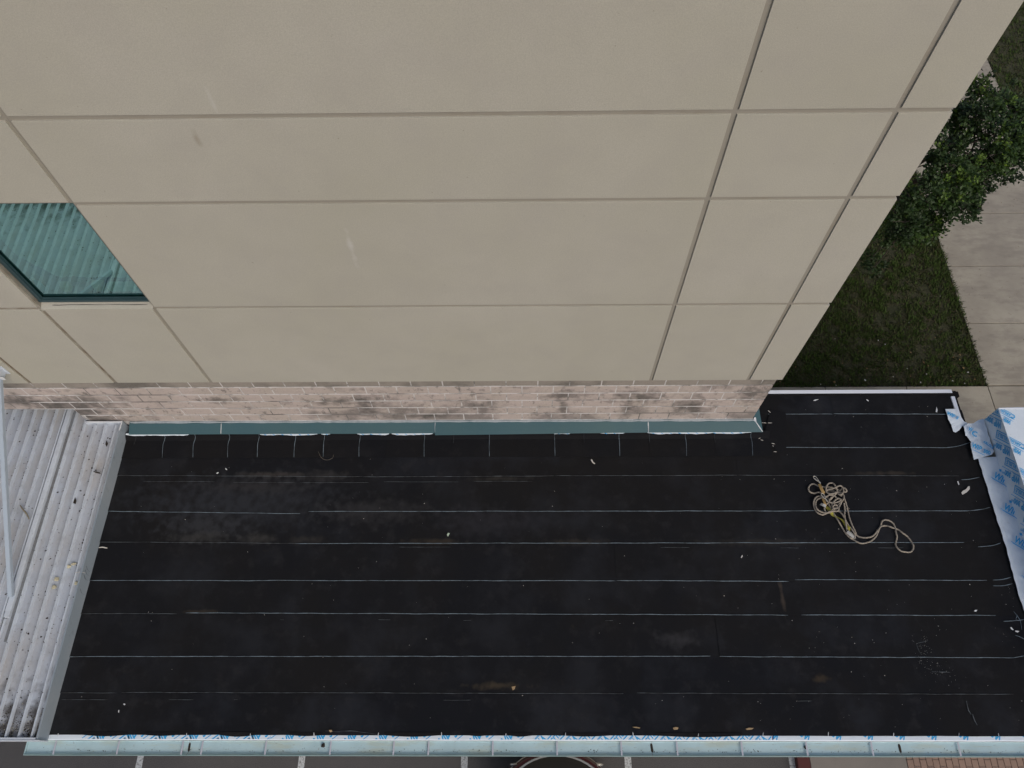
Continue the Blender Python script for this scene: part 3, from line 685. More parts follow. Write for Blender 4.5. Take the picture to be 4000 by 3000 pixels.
ribbon('sheet_end_mark', seg((xb3, YG+.012, .010), (xb3+.008, YE+.0, .010), 3), .014, mat('navy', (.02, .03, .15), .6), low, h=.001)
ribbon('sheet_end_mark', seg((xb1, YG+.014, .010), (xb1+.002, YE-.005, .010), 3), .007, M['print'], low, h=.001)
# wavy edge of the last membrane sheet is given by short tongues
for k, (xa_, xb_, dd) in enumerate(((320, 500, 6), (560, 700, 4), (855, 1000, 7), (1130, 1260, 4), (1500, 1720, 6), (1830, 1900, 3), (1985, 2080, 5), (2200, 2380, 4), (2560, 2900, 6))):
    a, b = at(xa_, 2872, .012).x, at(xb_, 2872, .012).x; n = 14; V = []; F = []
    for i in range(n+1):
        x = a+(b-a)*i/n; V += [(x, YE+.03, .0175), (x, YE-.0025*dd*math.sin(math.pi*i/n)**1.2, .0155)]
    for i in range(n): F.append((2*i, 2*i+1, 2*i+3, 2*i+2))
    poly('membrane_edge', V, F, M['membrane'], low)
for x in (225, 730, 977, 1227, 1476, 1725, 1975, 2208, 2474, 2727, 2980, 3235, 3490, 3745, 3902):
    a = at(x, 2877, .02); b = at(x+random.uniform(-3, 3), 2860+random.uniform(-3, 5), .02)
    ribbon('edge_mark', seg(a, b, 3), .009, M['white'], low, h=.003)
# --- gutter
gut = empty('gutter', 'long pale blue green box gutter along the front edge of the black roof', 'gutter')
xg0, xg1 = at(90, 2953, 0).x, 12
yg0, yg1 = at(2000, 2955, 0).y, YG-.003
gcut = [xg0, at(738, 2930, -.05).x, at(1674, 2930, -.05).x, at(2546, 2930, -.05).x, at(3515, 2930, -.05).x, xg1]
for i in range(5):
    a, b = gcut[i]+.002, gcut[i+1]-.002
    nx = int((b-a)*8)+2; V = []; F = []
    pr_ = [(yg1, -.004), (yg1-.003, -.026), (yg1-.010, -.034), (yg0+.040, -.040), (yg0+.026, -.032), (yg0+.020, -.012), (yg0+.010, -.006), (yg0+.002, -.012), (yg0, -.022), (yg0+.008, -.13)]
    for k in range(nx+1):
        x = a+(b-a)*k/nx
        for (y, z) in pr_: V.append((x, y+.0015*N((x, 1, 0), 2), z+.002*N((x, y, 0), 3)))
    m = len(pr_)
    for k in range(nx):
        for q in range(m-1): A = k*m+q; F.append((A, A+1, A+m+1, A+m))
    o = poly('gutter_trough', V, F, M['gutter'], gut, smooth=False)
    o.data.materials.append(M['gutterlip'])
    for pi_, p_ in enumerate(o.data.polygons):
        if pi_ % (m-1) >= 5: p_.material_index = 1
box('end_cap', xg0-.003, xg0, yg0+.002, yg1, -.040, -.004, M['gutter'], gut)
box('drop_edge', xg0, xg1, yg1+.0005, yg1+.003, -.13, -.006, M['gutterlip'], gut)
for x in (214, 461, 712, 789, 1038, 1291, 1538, 1674, 1925, 2176, 2427, 2645, 2898, 3151, 3406, 3746):
    c = at(x, 2920, -.01).x
    bm = bmesh.new(); add_box(bm, c-.009, c+.009, yg0+.008, yg1+.004, -.0105, -.008); link('strap', tomesh('strap', bm), M['strap'], gut)
for x in gcut[1:-1]:
    ribbon('joint_stain', seg((x, yg1-.02, -.033), (x+.004, yg0+.045, -.036), 6), .02, M['litter'], gut, h=.002, wig=.01)
# grime and leaves lying in the gutter
bm = bmesh.new()
for k in range(260):
    x = random.uniform(-5.6, 6); y = yg0+.045+abs(random.gauss(0, .02)); s = random.uniform(.003, .009)*(1.6 if random.random() < .06 else 1)
    a = random.random()*3.14; c, d = math.cos(a)*s, math.sin(a)*s
    vs = [bm.verts.new(p) for p in ((x-c, y-d, -.038), (x+d*.5, y-c*.5, -.034), (x+c, y+d, -.037), (x-d*.5, y+c*.5, -.038))]; bm.faces.new(vs)
tag(link('gutter_debris', tomesh('gutter_debris', bm), M['litter']), 'small dark leaf bits scattered in the gutter trough', kind='stuff')
for x, y, s, lb in ((1263, 2912, .022, 'dark crumpled leaf clump in the gutter left of its middle'), (3148, 2920, .02, 'dark knot of debris under a gutter strap at the right')):
    p = at(x, y, -.03); bm = bmesh.new(); bmesh.ops.create_icosphere(bm, subdivisions=2, radius=s)
    for v in bm.verts: v.co *= 1+.5*N(v.co, 60)
    tag(link('leaf_clump', tomesh('leaf_clump', bm), M['litter'], None, p), lb, 'leaf clump', 'leaf clumps in the gutter')
# --- drip edges
pa, pb = at(3000, 1532, .03), at(3725, 1532, .03)
def drip(a, b, wd, up):
    a, b = Vector(a), Vector(b); d = (b-a).normalized(); s = Vector((-d.y, d.x, 0))*wd
    n = 24; V = []; F = []
    for i in range(n+1):
        p = a+(b-a)*i/n+Vector((0, 0, .002*N((i, 0, 0), .5)))
        V += [tuple(p), tuple(p+s), tuple(p+s*1.15+Vector((0, 0, -.09)))]
    for i in range(n): F += [(3*i, 3*i+1, 3*i+4, 3*i+3), (3*i+1, 3*i+2, 3*i+5, 3*i+4)]
    return poly('drip_edge', V, F, M['drip'], low)
a = at(2990, 1538, .03); b = at(3722, 1539, .03); drip((3.22, a.y, .03), (b.x, a.y, .03), .055, 0)
box('roof_edge_board', 3.26, XR+.0, .47, .53, -.2, .0285, M['membrane'], low)
a = at(3735, 1548, .03); b = at(3766, 1646, .03); drip((a.x-.02, a.y, .03), (b.x-.02, b.y, .03), -.052, 0)
for x in (3735, ): 
    p = at(x, 1537, .02); box('edge_corner', p.x-.03, p.x+.03, .44, .52, -.1, .026, M['membrane'], low)

# ------------------------------------------------------------------ wrapped parapet on the right
par = empty('parapet', 'raised parapet at the right wrapped in white underlayment with blue print', 'parapet')
XA0, XB = 6.155, 6.402; HP = .40
YPE = at(3841, 1636, 0, X=XB).y
YPE = at(3843, 1640, X=XB).y
YN = -3.97
def wrinkle_grid(name, P, nu, nv, mapf, amp, seed, mt, parent, nrm):
    V = []; F = []
    for j in range(nv+1):
        for i in range(nu+1):
            u, v = i/nu, j/nv; p = Vector(mapf(u, v)); e = 1 if 0 < i < nu else .3
            r = abs(N(p, 3.1, seed))*1.2+abs(N(p, 8, seed+2))*.6
            V.append(tuple(p+Vector(nrm)*amp*r*e))
    for j in range(nv):
        for i in range(nu): a = j*(nu+1)+i; F.append((a, a+1, a+nu+2, a+nu+1))
    return poly(name, V, F, mt, parent, True)
Ypn = -.49
# base flange: ragged outer edge against the black membrane
def mapA(u, v):
    y = Ypn+(YN-Ypn)*v; xe_ = XA0-.0+.018*N((0, y, 0), 3, 5)+.010*N((0, y, 0), 12, 5)
    x = xe_+(XB-xe_)*u
    return (x, y, .026+.022*u*u+(.012 if u < .2 else 0)+.010*max(0, N((y*1.3+x*4, y*3, 0), 2.5, 7)))
fl = wrinkle_grid('base_flange', None, 14, 150, mapA, .020, 1, M['wrap'], par, (0, 0, 1))
bm = bmesh.new(); bmesh.ops.create_grid(bm, x_segments=1, y_segments=1, size=1); bm.free()
# vertical side and top, built as one folded sheet around the parapet block
def mapB(u, v): return (XB-.003+.0*u, YPE+(YN-YPE)*v, .045+(HP-.045)*u)
sd_ = wrinkle_grid('side_wrap', None, 12, 110, mapB, .008, 4, M['wrap'], par, (-1, 0, 0))
def mapC(u, v): return (XB-.003+3.0*u, YPE+(YN-YPE)*v, HP-.012*u*0)
tp = wrinkle_grid('top_wrap', None, 60, 80, mapC, .008, 6, M['wrap'], par, (0, 0, 1))
box('parapet_core', XB+.006, XB+3.0, YN, YPE-.006, G, HP-.005, M['stucco'], par)
poly('end_wrap', [(XB-.004, YPE, .0), (XB+3, YPE, .0), (XB+3, YPE, HP+.002), (XB-.004, YPE, HP+.002)], [(0,1,2,3)], M['wrap'], par)
ribbon('top_edge_trim', seg((XB, YPE-.006, HP+.008), (XB+3, YPE-.006, HP+.008), 12), .03, M['drip'], par, h=.004)
# prints. sheet coordinates: (along -Y, height) for the side; x to the right seen from the roof
bm = bmesh.new()
def onB(X, Y): return (XB-.0150, -X, Y)       # X = -y (so text reads from outside, facing -X)
cB = [((0, .052, 0), (0, -1, 0)), ((0, HP-.004, 0), (0, 1, 0)), ((-YPE+.01, 0, 0), (-1, 0, 0))]
def q2B(x, y): p = at(x, y, X=XB-.0150); return Vector((-p.y, p.z))
W0 = q2B(3600+1155*.3015, 1500+850*.3015); W1 = q2B(3600+935*.3015, 1500+735*.3015)
angB = math.atan2((W1-W0).y, (W1-W0).x); sB = (W1-W0).length/.288
for k in range(-1, 9):
    o = W0+Vector((.392*k, 0)); print_unit(bm, o, angB, sB, onB, cB)
link('print', tomesh('print', bm), M['print'], sd_)
bm = bmesh.new()
def onA(X, Y): return (X, Y, .076)
def q2A(x, y): p = at(x, y, .07); return Vector((p.x, p.y))
cA = [((XB-.01, 0, 0), (1, 0, 0)), ((0, Ypn-.02, 0), (0, 1, 0)), ((XA0+.07, 0, 0), (-1, 0, 0))]
W0 = q2A(3600+920*.3015, 1500+1210*.3015); W1 = q2A(3600+1035*.3015, 1500+1275*.3015)
angA = math.atan2((W1-W0).y, (W1-W0).x); sA = (W1-W0).length/.088
per = (q2A(3912, 1985)-q2A(3876, 1862)).length
bm.free()
for k in range(0, 9):
    bm = bmesh.new()
    o = W0+Vector((0, -per*k)); print_unit(bm, o, angA, sA, onA, cA, both=False)
    bar2d(bm, (XB-.04, o.y+.085), (1, -.1), .03, -.004, .03, onA, None)
    if len(bm.faces): link('print', tomesh('print', bm), M['print'], fl)
    else: bm.free()
bm = bmesh.new()
def onC(X, Y): return (X, Y, HP+.0125)
def q2C(x, y): p = at(x, y, HP+.0125); return Vector((p.x, p.y))
cC = [((XB+.008, 0, 0), (-1, 0, 0)), ((0, YPE-.025, 0), (0, 1, 0))]
W0 = q2C(3600+1215*.3015, 1500+435*.3015); W1 = q2C(3600+985*.3015, 1500+315*.3015)
d_ = (W1-W0).normalized(); u_ = Vector((-d_.y, d_.x)); sC = (W1-W0).length/.27
for k in range(0, 7):
    for m_ in range(0, 4):
        o = W0+Vector((.0+.40*m_, -per*1.0*k+.11*m_)); print_unit(bm, o+u_*.09*sC+d_*.02, math.atan2(d_.y, d_.x), sC, onC, cC)
link('print', tomesh('print', bm), M['print'], tp)
# torn ends of the underlayment at the corner
def scrap(name, px, z, amp, seed, mt, parent=None, lift=0, cuts_=5):
    bm = bmesh.new(); vs = [bm.verts.new(at(x, y, z)) for x, y in px]; bm.faces.new(vs)
    bmesh.ops.triangulate(bm, faces=bm.faces[:]); bmesh.ops.subdivide_edges(bm, edges=bm.edges[:], cuts=cuts_, use_grid_fill=True)
    for v in bm.verts: v.co.z += amp*(abs(N(v.co, 5, seed))+.5*abs(N(v.co, 14, seed)))+.004+lift*(N(v.co, 2, seed)+.3)
    ret = bmesh.ops.extrude_face_region(bm, geom=bm.faces[:])
    for v in ret['geom']:
        if isinstance(v, bmesh.types.BMVert): v.co.z += .0035
    bmesh.ops.recalc_face_normals(bm, faces=bm.faces[:])
    return link(name, tomesh(name, bm), mt, parent)
s1 = scrap('underlayment_flap', [(3691,1599),(3738,1599),(3752,1632),(3764,1647),(3776,1652),(3776,1664),(3757,1666),(3745,1682),(3732,1690),(3723,1687),(3717,1672),(3714,1660),(3702,1638)], .03, .02, 1, M['wrap'])
tag(s1, 'torn flap of white underlayment tucked under the short white drip edge at the roof corner', 'underlayment')
bm = bmesh.new(); cS = [((0, 0, 0), (0, 0, -1))]
def q2S(x, y): p = at(x, y, .062); return Vector((p.x, p.y))
a0, a1 = q2S(3702, 1606), q2S(3742, 1627); dS = a1-a0
text2d(bm, 'WIP', a0-Vector((-dS.y, dS.x)).normalized()*.055, dS, .115, .06, lambda X, Y: (X, Y, .062)); text2d(bm, '3', a0-Vector((-dS.y, dS.x)).normalized()*.052+dS.normalized()*.13, dS, .03, .055, lambda X, Y: (X, Y, .064))
link('print', tomesh('print', bm), M['print'], s1)
s2 = scrap('underlayment_corner', [(3760,1668),(3778,1656),(3800,1655),(3820,1642),(3842,1637),(3856,1690),(3866,1722),(3822,1728),(3792,1730),(3775,1705),(3769,1703)], .045, .03, 2, M['wrap'], par)
s3 = scrap('underlayment_tongue', [(3790,1730),(3822,1722),(3862,1712),(3880,1765),(3872,1778),(3816,1793),(3803,1797),(3797,1772),(3792,1752)], .05, .025, 3, M['wrap'], par)
bm = bmesh.new()
for txt, p0, p1_, h in (('WIP', (3797,1734), (3836,1752), .075), ('300', (3842,1758), (3870,1768), .065)):
    a0 = at(*p0, .095); a1 = at(*p1_, .095); d = Vector((a1.x-a0.x, a1.y-a0.y)); u = Vector((-d.y, d.x)).normalized()
    text2d(bm, txt, Vector((a0.x, a0.y))-u*h*.6, d, d.length, h, lambda X, Y: (X, Y, .094))
bar2d(bm, Vector(at(3800, 1757, .094)[:2]), (.8, -.5), .16, 0, .008, lambda X, Y: (X, Y, .094))
text2d(bm, 'C', Vector(at(3794, 1700, .094)[:2]), (.9, -.45), .07, .085, lambda X, Y: (X, Y, .096))
text2d(bm, 'W', Vector(at(3779, 1680, .094)[:2]), (.9, -.6), .06, .07, lambda X, Y: (X, Y, .096))
text2d(bm, 'ARLISLE', Vector(at(3838, 1728, .094)[:2]), (.8, -.75), .15, .045, lambda X, Y: (X, Y, .097))
link('print', tomesh('print', bm), M['print'], s3)

# ------------------------------------------------------------------ metal canopy on the left
cano = empty('metal_canopy', 'grey ribbed metal canopy deck at the left with debris and a sloping tie tube', 'canopy')
ZD = .165; ZR = .195; XCE = at(470, 1675, .225).x; YF = at(160, 2890, .225).y
XGAP = -6.40
gp = at(155, 1921, .2); gp2 = at(36, 2364, .2); XGAP = (gp.x+gp2.x)/2
YB1 = at(400, 1655, .2).y
XN = -6.05
def deck_part(x0, x1, y0, y1, name='deck_panel'):
    n = int((y1-y0)/.12)+2; V = []; F = []
    for i in range(n+1):
        y = y0+(y1-y0)*i/n; 
        for x in (x0, (x0+x1)/2, x1): V.append((x, y, ZD+.0015*N((x, y, 0), 3)))
    for i in range(n):
        for q in range(2): a = 3*i+q; F.append((a, a+1, a+4, a+3))
    return poly(name, V, F, M['deck'], cano)
def rib(x, y0, y1, w=.019, h=.044):
    bm = bmesh.new(); n = int((y1-y0)/.3)+1; pr_ = [(-w*.62, 0), (-w*.48, h), (-w*.12, h), (-w*.06, h-.006), (w*.06, h-.006), (w*.12, h), (w*.48, h), (w*.62, 0)]
    rr = []
    for i in range(n+1):
        y = y0+(y1-y0)*i/n; rr.append([bm.verts.new((x+a+.001*N((x, y, 0), 2), y, ZD+b-.001)) for a, b in pr_])
    for A, B in zip(rr[:-1], rr[1:]):
        for k in range(len(pr_)-1): bm.faces.new((A[k], A[k+1], B[k+1], B[k]))
    bm.faces.new(rr[0]); bm.faces.new(rr[-1][::-1])
    o = link('rib', tomesh('rib', bm), M['alu'], cano)
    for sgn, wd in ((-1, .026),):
        ribbon('rib_shade_dirt', [(x+sgn*(w*.62+wd*.42+.003*N((x, y0+(y1-y0)*k/60, 3), 4)), y0+(y1-y0)*k/60, ZD+.0015) for k in range(61)], wd, M['shadedirt'], o, h=.002, wig=.004)  # dirt at the rib's left foot, darkened to paint its shaded side
    return o
PITCH = .150
xr = [XCE-.085-PITCH*i for i in range(5)]
XCH = XGAP+.03
x_ = XCE-.085; screws = []
prevx = XCE-.004
allr = []
while x_ > -10.2:
    allr.append(x_); x_ -= PITCH
for i, x in enumerate(allr):
    yb2 = YB1-.01 if x > XN else .7
    skip = XGAP-.045 < x < XGAP+.10
    if not skip: rib(x, YF+.02, yb2); screws.append((x, yb2))
for i, x in enumerate([XCE+.065]+allr[:-1]):
    x1 = XCE-.004 if i == 0 else x; x0 = allr[i] if i < len(allr) else x-PITCH
    yb2 = YB1 if x0 > XN-.1 else .72
    if x0 < XGAP < x1: deck_part(XGAP+.012, x1, YF+.01, yb2); deck_part(x0, XGAP-.014, YF+.01, .72)
    else: deck_part(x0, x1, YF+.01, yb2)
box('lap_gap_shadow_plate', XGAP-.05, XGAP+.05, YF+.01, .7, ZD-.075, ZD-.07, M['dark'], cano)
bm = bmesh.new(); add_box(bm, XGAP+.014, XGAP+.078, -2.62, .7, ZD+.001, ZD+.055, .005); link('raised_channel', tomesh('raised_channel', bm), M['alu'], cano)
bm = bmesh.new(); add_box(bm, XGAP+.0785, XGAP+.150, -2.9, .7, ZD+.0005, ZD+.006, .001); link('valley_shade_strip', tomesh('valley_shade_strip', bm), M['valleyshade'], cano)  # shade beside the raised channel, painted as a darker strip
bm = bmesh.new(); add_box(bm, XGAP-.034, XGAP-.015, YF+.02, .7, ZD+.001, ZD+.034, .003); link('rib', tomesh('rib', bm), M['alu'], cano)
bm = bmesh.new(); add_box(bm, XGAP+.014, XGAP+.034, YF+.02, -2.63, ZD+.001, ZD+.034, .003); link('rib', tomesh('rib', bm), M['alu'], cano)
# edge trims
bm = bmesh.new(); add_box(bm, XCE-.003, XCE+.003, YF, YB1+.03, .0, .228); add_box(bm, XCE-.016, XCE-.0035, YF+.022, YB1+.01, .160, .226, .002)
link('side_fascia', tomesh('side_fascia', bm), M['fascia'], cano)
bm = bmesh.new(); add_box(bm, -10.3, XCE-.004, YF, YF+.020, -.02, .205, .003); add_box(bm, -10.3, XCE+.03, YF-.012, YF-.001, .05, .232, .002); add_box(bm, -10.3, XCE-.02, YF-.0005, YF+.024, .206, .226, .003)
link('front_fascia', tomesh('front_fascia', bm), M['alu'], cano)
bm = bmesh.new(); add_box(bm, at(335, 1652, .2).x, XCE-.005, YB1+.002, YB1+.03, .13, .228, .004); link('back_trim', tomesh('back_trim', bm), M['alu'], cano)
ribbon('sealant_bead', [(x, YB1+.016, .230) for x in np.linspace(at(345, 1652, .2).x, XCE-.01, 20)], .022, M['white'], cano, h=.005, wig=.004)
ribbon('sealant_bead', [(XCE-.004, y, .231) for y in np.linspace(YB1+.03, YB1-.12, 8)], .02, M['white'], cano, h=.005, wig=.004)
for y, l in ((2210, 24), (2226, 26), (2245, 30), (2300, 30)):
    a = at(392-(y-2000)*.262, y, X=XCE+.006) ; ribbon('scuff_mark', [tuple(a), tuple(a+Vector((.001, -.04, -.05))), tuple(a+Vector((.001, -.05, -.12)))], .008, M['litter'], cano, h=.001)
bm = bmesh.new()
for (x, yb2) in screws:
    y = YF+.5
    while y < yb2-.2:
        for dx in (0,): add_box(bm, x+dx-.003, x+dx+.003, y-.004, y+.004, ZD+.0445, ZD+.0495)
        y += .56
o = tag(link('screw_head', tomesh('screw_head', bm), M['litter'], cano), kind='stuff')
# bottom ground plane of the canopy
# tie tube with wall bracket
foot = at(43, 2330, ZD+.075); head = at(-3, 1468, Y=-.085)
d = (head-foot).normalized(); sx = d.cross(Vector((0, 0, 1))).normalized(); uz = sx.cross(d)
bm = bmesh.new(); h_ = .027; rings = []
for p in (foot, head):
    rings.append([bm.verts.new(p+sx*a+uz*b) for a, b in ((-h_, -h_), (h_, -h_), (h_, h_), (-h_, h_))])
for k in range(4): bm.faces.new((rings[0][k], rings[0][(k+1) % 4], rings[1][(k+1) % 4], rings[1][k]))
bm.faces.new(rings[0][::-1]); bm.faces.new(rings[1]); bmesh.ops.bevel(bm, geom=bm.edges[:], offset=.004, segments=2, affect='EDGES')
tube = link('tie_tube', tomesh('tie_tube', bm), M['tube'], cano)
box('foot_bracket', foot.x-.035, foot.x+.035, foot.y-.17, foot.y+.06, ZD+.02, ZD+.056, M['alu'], tube, .004)
bm = bmesh.new(); add_box(bm, head.x-.06, head.x+.06, -.012, -.002, head.z-.09, head.z+.09, .003); add_box(bm, head.x-.034, head.x-.028, -.11, -.012, head.z-.05, head.z+.05); add_box(bm, head.x+.028, head.x+.034, -.11, -.012, head.z-.05, head.z+.05)
link('wall_bracket', tomesh('wall_bracket', bm), M['alu'], tube)
bm = bmesh.new(); add_box(bm, head.x-.05, head.x+.075, -.125, -.118, head.z-.03, head.z+.03, .002); link('bracket_plate', tomesh('bracket_plate', bm), M['white'], tube)
# leaf litter on the canopy (dark specks and mud along the front)
bm = bmesh.new()
def speck(x, y, z, s):
    a = random.random()*6.28; n = random.randint(4, 6); top = []
    c = bm.verts.new((x, y, z+s*.6)); vs = []
    for k in range(n):
        r = s*random.uniform(.6, 1.25); vs.append(bm.verts.new((x+r*math.cos(a+k*6.283/n), y+r*math.sin(a+k*6.283/n)*.8, z)))
    for k in range(n): bm.faces.new((vs[k], vs[(k+1) % n], c))
for k in range(5200):
    x = random.uniform(-9.5, XCE-.02); y = random.uniform(YF+.03, .35 if x < XN else YB1-.02)
    i = round((allr[0]-x)/PITCH); near = allr[0]-i*PITCH
    if random.random() < .62: x = near-.028+abs(random.gauss(0, .012)) if random.random() < .3 else near-.024-abs(random.gauss(0, .010))
    else:
        if random.random() < .55: continue
    if N((x, y, 0), 1.3, 8) < -.15 and random.random() < .7: continue
    if abs(x-XGAP-.045) < .05: continue
    speck(x, y, ZD, random.choice([.005, .006, .008, .011, .016]))
for k in range(2600):
    x = random.uniform(-9.5, XCE-.02); y = YF+.025+abs(random.gauss(0, .16)); speck(x, y, ZD, random.uniform(.004, .010))
tag(link('leaf_litter', tomesh('leaf_litter', bm), M['litter']), 'dark leaf bits and mud caught between the ribs of the metal canopy', kind='stuff')
bm = bmesh.new()
for k in range(500):
    x = random.uniform(-9.5, XCE-.02); y = YF+.03+abs(random.gauss(0, .14)); speck(x, y, ZD+.004, random.uniform(.003, .007))
tag(link('pale_grit', tomesh('pale_grit', bm), M['foam']), 'pale grit mixed into the mud along the canopy front trim', kind='stuff')
for (x, y, s, lb) in ((267, 2212, .024, 'pale yellow foam chunk on the canopy, left one of the upper pair'), (288, 2203, .022, 'pale yellow foam chunk on the canopy, right one of the upper pair'), (220, 2263, .024, 'pale yellow foam chunk on the canopy farthest left, upper of two'),
                      (212, 2293, .025, 'pale yellow foam chunk on the canopy farthest left, lower of two'), (297, 2278, .024, 'pale yellow foam chunk on the canopy nearest its side fascia')):
    bm = bmesh.new(); bmesh.ops.create_icosphere(bm, subdivisions=2, radius=s)
    sd2 = random.random()*9
    for v in bm.verts: v.co *= 1+.7*N(v.co, 45, sd2); v.co.z *= .6; v.co.x *= 1.25
    tag(link('foam_chunk', tomesh('foam_chunk', bm), M['foam'], None, at(x, y, ZD+.012)), lb, 'foam chunk', 'foam chunks on the canopy')
def twig(name, px, z, r, mt, lb, ct, grp=None):
    bm = bmesh.new(); path = smooth_path([at(x, y, z)+Vector((0, 0, .006*(i % 2))) for i, (x, y) in enumerate(px)], .012); n = len(path)
    add_tube(bm, path, [r*(.35+.65*math.sin(math.pi*min(1, (i+1)/n)*.9)) for i in range(n)], 6)
    return tag(link(name, tomesh(name, bm, True), mt), lb, ct, grp)
twig('twig', [(78, 1973), (90, 1990), (104, 2008), (115, 2029)], ZD+.04, .011, mat('dry_twig', (.25, .22, .16), .9), 'dry curved twig lying across the canopy ribs', 'twig')
twig('dark_stick', [(366, 1842), (380, 1846), (393, 1849)], ZD+.038, .010, M['litter'], 'short dark stick lying across the canopy ribs near the black roof', 'stick')
twig('pale_stick', [(385, 2139), (402, 2138), (419, 2141)], .10, .008, M['scrap'], 'thin pale stick jutting from the canopy edge over the black roof', 'stick')
twig('white_strip', [(291, 2238), (310, 2235), (333, 2238)], ZD+.04, .004, M['scrap'], 'thin white strip lying over the last canopy ribs', 'strip')
for (px, lb) in ((((418,1722),(425,1735),(420,1748),(414,1738)), 'small torn black scrap near the upper end of the canopy'), (((286,1965),(296,1945),(301,1958),(298,1970),(291,1968)), 'dark curled leaf standing between canopy ribs')):
    tag(scrap('dark_scrap', px, ZD+.02, .01, 4, M['litter'], lift=.02, cuts_=2), lb, 'scrap', 'dark scraps on the canopy')

# ------------------------------------------------------------------ scraps lying on the black roof
scr = [([(3754,1925),(3760,1918),(3772,1912),(3779,1902),(3785,1900),(3786,1912),(3775,1924),(3764,1930),(3758,1933)], 'largest white torn scrap on the black roof near the wrapped parapet', M['scrap']),
 ([(3738,1882),(3741,1880),(3746,1893),(3743,1896)], 'thin white sliver just above the largest white scrap', M['white']),
 ([(3945,2451),(3949,2450),(3958,2460),(3956,2462),(3948,2458)], 'bright white curved scrap at the right end of the roof, left of a pair', M['white']),
 ([(3963,2464),(3970,2464),(3980,2466),(3974,2471),(3966,2469)], 'bright white curved scrap at the right end of the roof, right of a pair', M['white']),
 ([(2307,1797),(2312,1795),(2318,1806),(2325,1811),(2322,1814),(2313,1808)], 'white forked scrap in the middle below the flashing strips', M['scrap']),
 ([(1746,2090),(1750,2082),(1757,2083),(1755,2088),(1750,2097)], 'pale green scrap in the left middle of the black roof', mat('pale_green', (.42, .52, .42), .7)),
 ([(846,1849),(853,1845),(856,1848),(848,1852)], 'white crumb on the upper left of the roof, left of a pair', M['white']),
 ([(880,1829),(886,1832),(889,1837),(883,1836)], 'white crumb on the upper left of the roof, right of a pair', M['white']),
 ([(2655,1704),(2662,1701),(2668,1703),(2659,1707)], 'white sliver right under the flashing near its right joint', M['white']),
 ([(3176,1566),(3182,1562),(3197,1561),(3184,1567)], 'white sliver on the roof behind the corner below the long drip edge', M['white']),
 ([(3382,1561),(3389,1563),(3393,1568),(3387,1567)], 'white crumb on the back roof strip between two slivers', M['white']),
 ([(3654,1610),(3657,1590),(3661,1603),(3659,1612)], 'white upright sliver at the right end of the back roof strip', M['white']),
 ([(1285,2852),(1296,2851),(1299,2858),(1290,2861)], 'tan wood chip by the gutter edge left of the middle', M['wood']),
 ([(2470,2840),(2485,2839),(2501,2843),(2498,2846),(2478,2843)], 'long thin tan wood chip by the gutter edge in the middle', M['wood']),
 ([(2628,2843),(2640,2840),(2650,2843),(2646,2850),(2632,2851)], 'rounded tan wood chip by the gutter edge right of the long thin one', M['wood']),
 ([(2912,2847),(2925,2843),(2944,2844),(2935,2850),(2918,2852)], 'pointed tan wood chip by the gutter edge nearest the parapet', M['wood']),
 ([(1998,2683),(2014,2680),(2010,2692),(2003,2697)], 'small square tan chip above the last full seam', M['wood']),
 ([(482,2751),(486,2748),(492,2751),(488,2755)], 'bright white crumb at the lower left of the roof', M['white']),
 ([(464,2775),(467,2773),(466,2784),(463,2783)], 'short white sliver at the lower left of the roof below a crumb', M['white']),
 ([(3802,2388),(3808,2383),(3816,2383),(3811,2390)], 'white crumb on the seam at the right between rope and parapet', M['white']),
 ([(2893,2177),(2899,2168),(2901,2173),(2896,2181)], 'thin white crumb left of the rope', M['scrap'])]
for i, (px, lb, mt) in enumerate(scr):
    z = .018 if 'flashing' not in lb or 'middle' in lb else .03
    o = scrap('wood_chip' if mt is M['wood'] else 'scrap', px, z, .012, i, mt, cuts_=1)
    tag(o, lb, 'wood chip' if mt is M['wood'] else 'scrap', 'wood chips on the black roof' if mt is M['wood'] else 'pale scraps on the black roof')
bm = bmesh.new()
for k in range(210):
    x = random.uniform(-5.3, 6.05); y = random.uniform(-3.85, -.3) if x < 3.4 else random.uniform(-3.85, .4)
    if random.random() < .5: x = random.uniform(2.5, 6.05)
    speck(x, y, .016, random.choice([.002, .003, .003, .004, .006]))
for (cx, cy, sx_, sy_, n) in ((3610, 2520, 18, 25, 40), (3650, 2600, 30, 20, 34), (3690, 2660, 40, 22, 14), (3600, 2580, 14, 8, 10), (3950, 2330, 20, 30, 10)):
    for k in range(n):
        p = at(random.gauss(cx, sx_), random.gauss(cy, sy_), .016); speck(p.x, p.y, .016, random.uniform(.0015, .0035))
tag(link('white_crumbs', tomesh('white_crumbs', bm), M['scrap']), 'tiny pale crumbs scattered over the black roof', kind='stuff')
for pts, wdt in (([(3775,2738),(3782,2765),(3785,2775),(3795,2790)], .012), ([(3801,2790),(3808,2815),(3818,2833)], .012), ([(3640,2625),(3658,2625)], .008), ([(3668,2625),(3695,2625),(3712,2627)], .007), ([(3580,2515),(3600,2508),(3625,2502)], .004), ([(3578,2515),(3590,2545),(3602,2558)], .004), ([(3027,2846),(3032,2860)], .005), ([(1270,2856),(1400,2857)], .004), ([(1330,2853),(1400,2858),(1470,2868)], .003)):
    ribbon('scratch', [tuple(p) for p in smooth_path([at(x, y, .019) for x, y in pts], .03)], wdt, M['bead_faint'], low, h=.001, wig=.01)
for px, lb in (([(1240,1764),(1247,1765),(1258,1764)], 'a'),):
    twig('wire_loop', [(1243,1764), (1249,1777), (1258,1790), (1272,1797), (1288,1795), (1300,1788), (1303,1775)], .022, .0014, M['rope'], 'thin pale loop of wire on the roof below the flashing strips', 'wire')

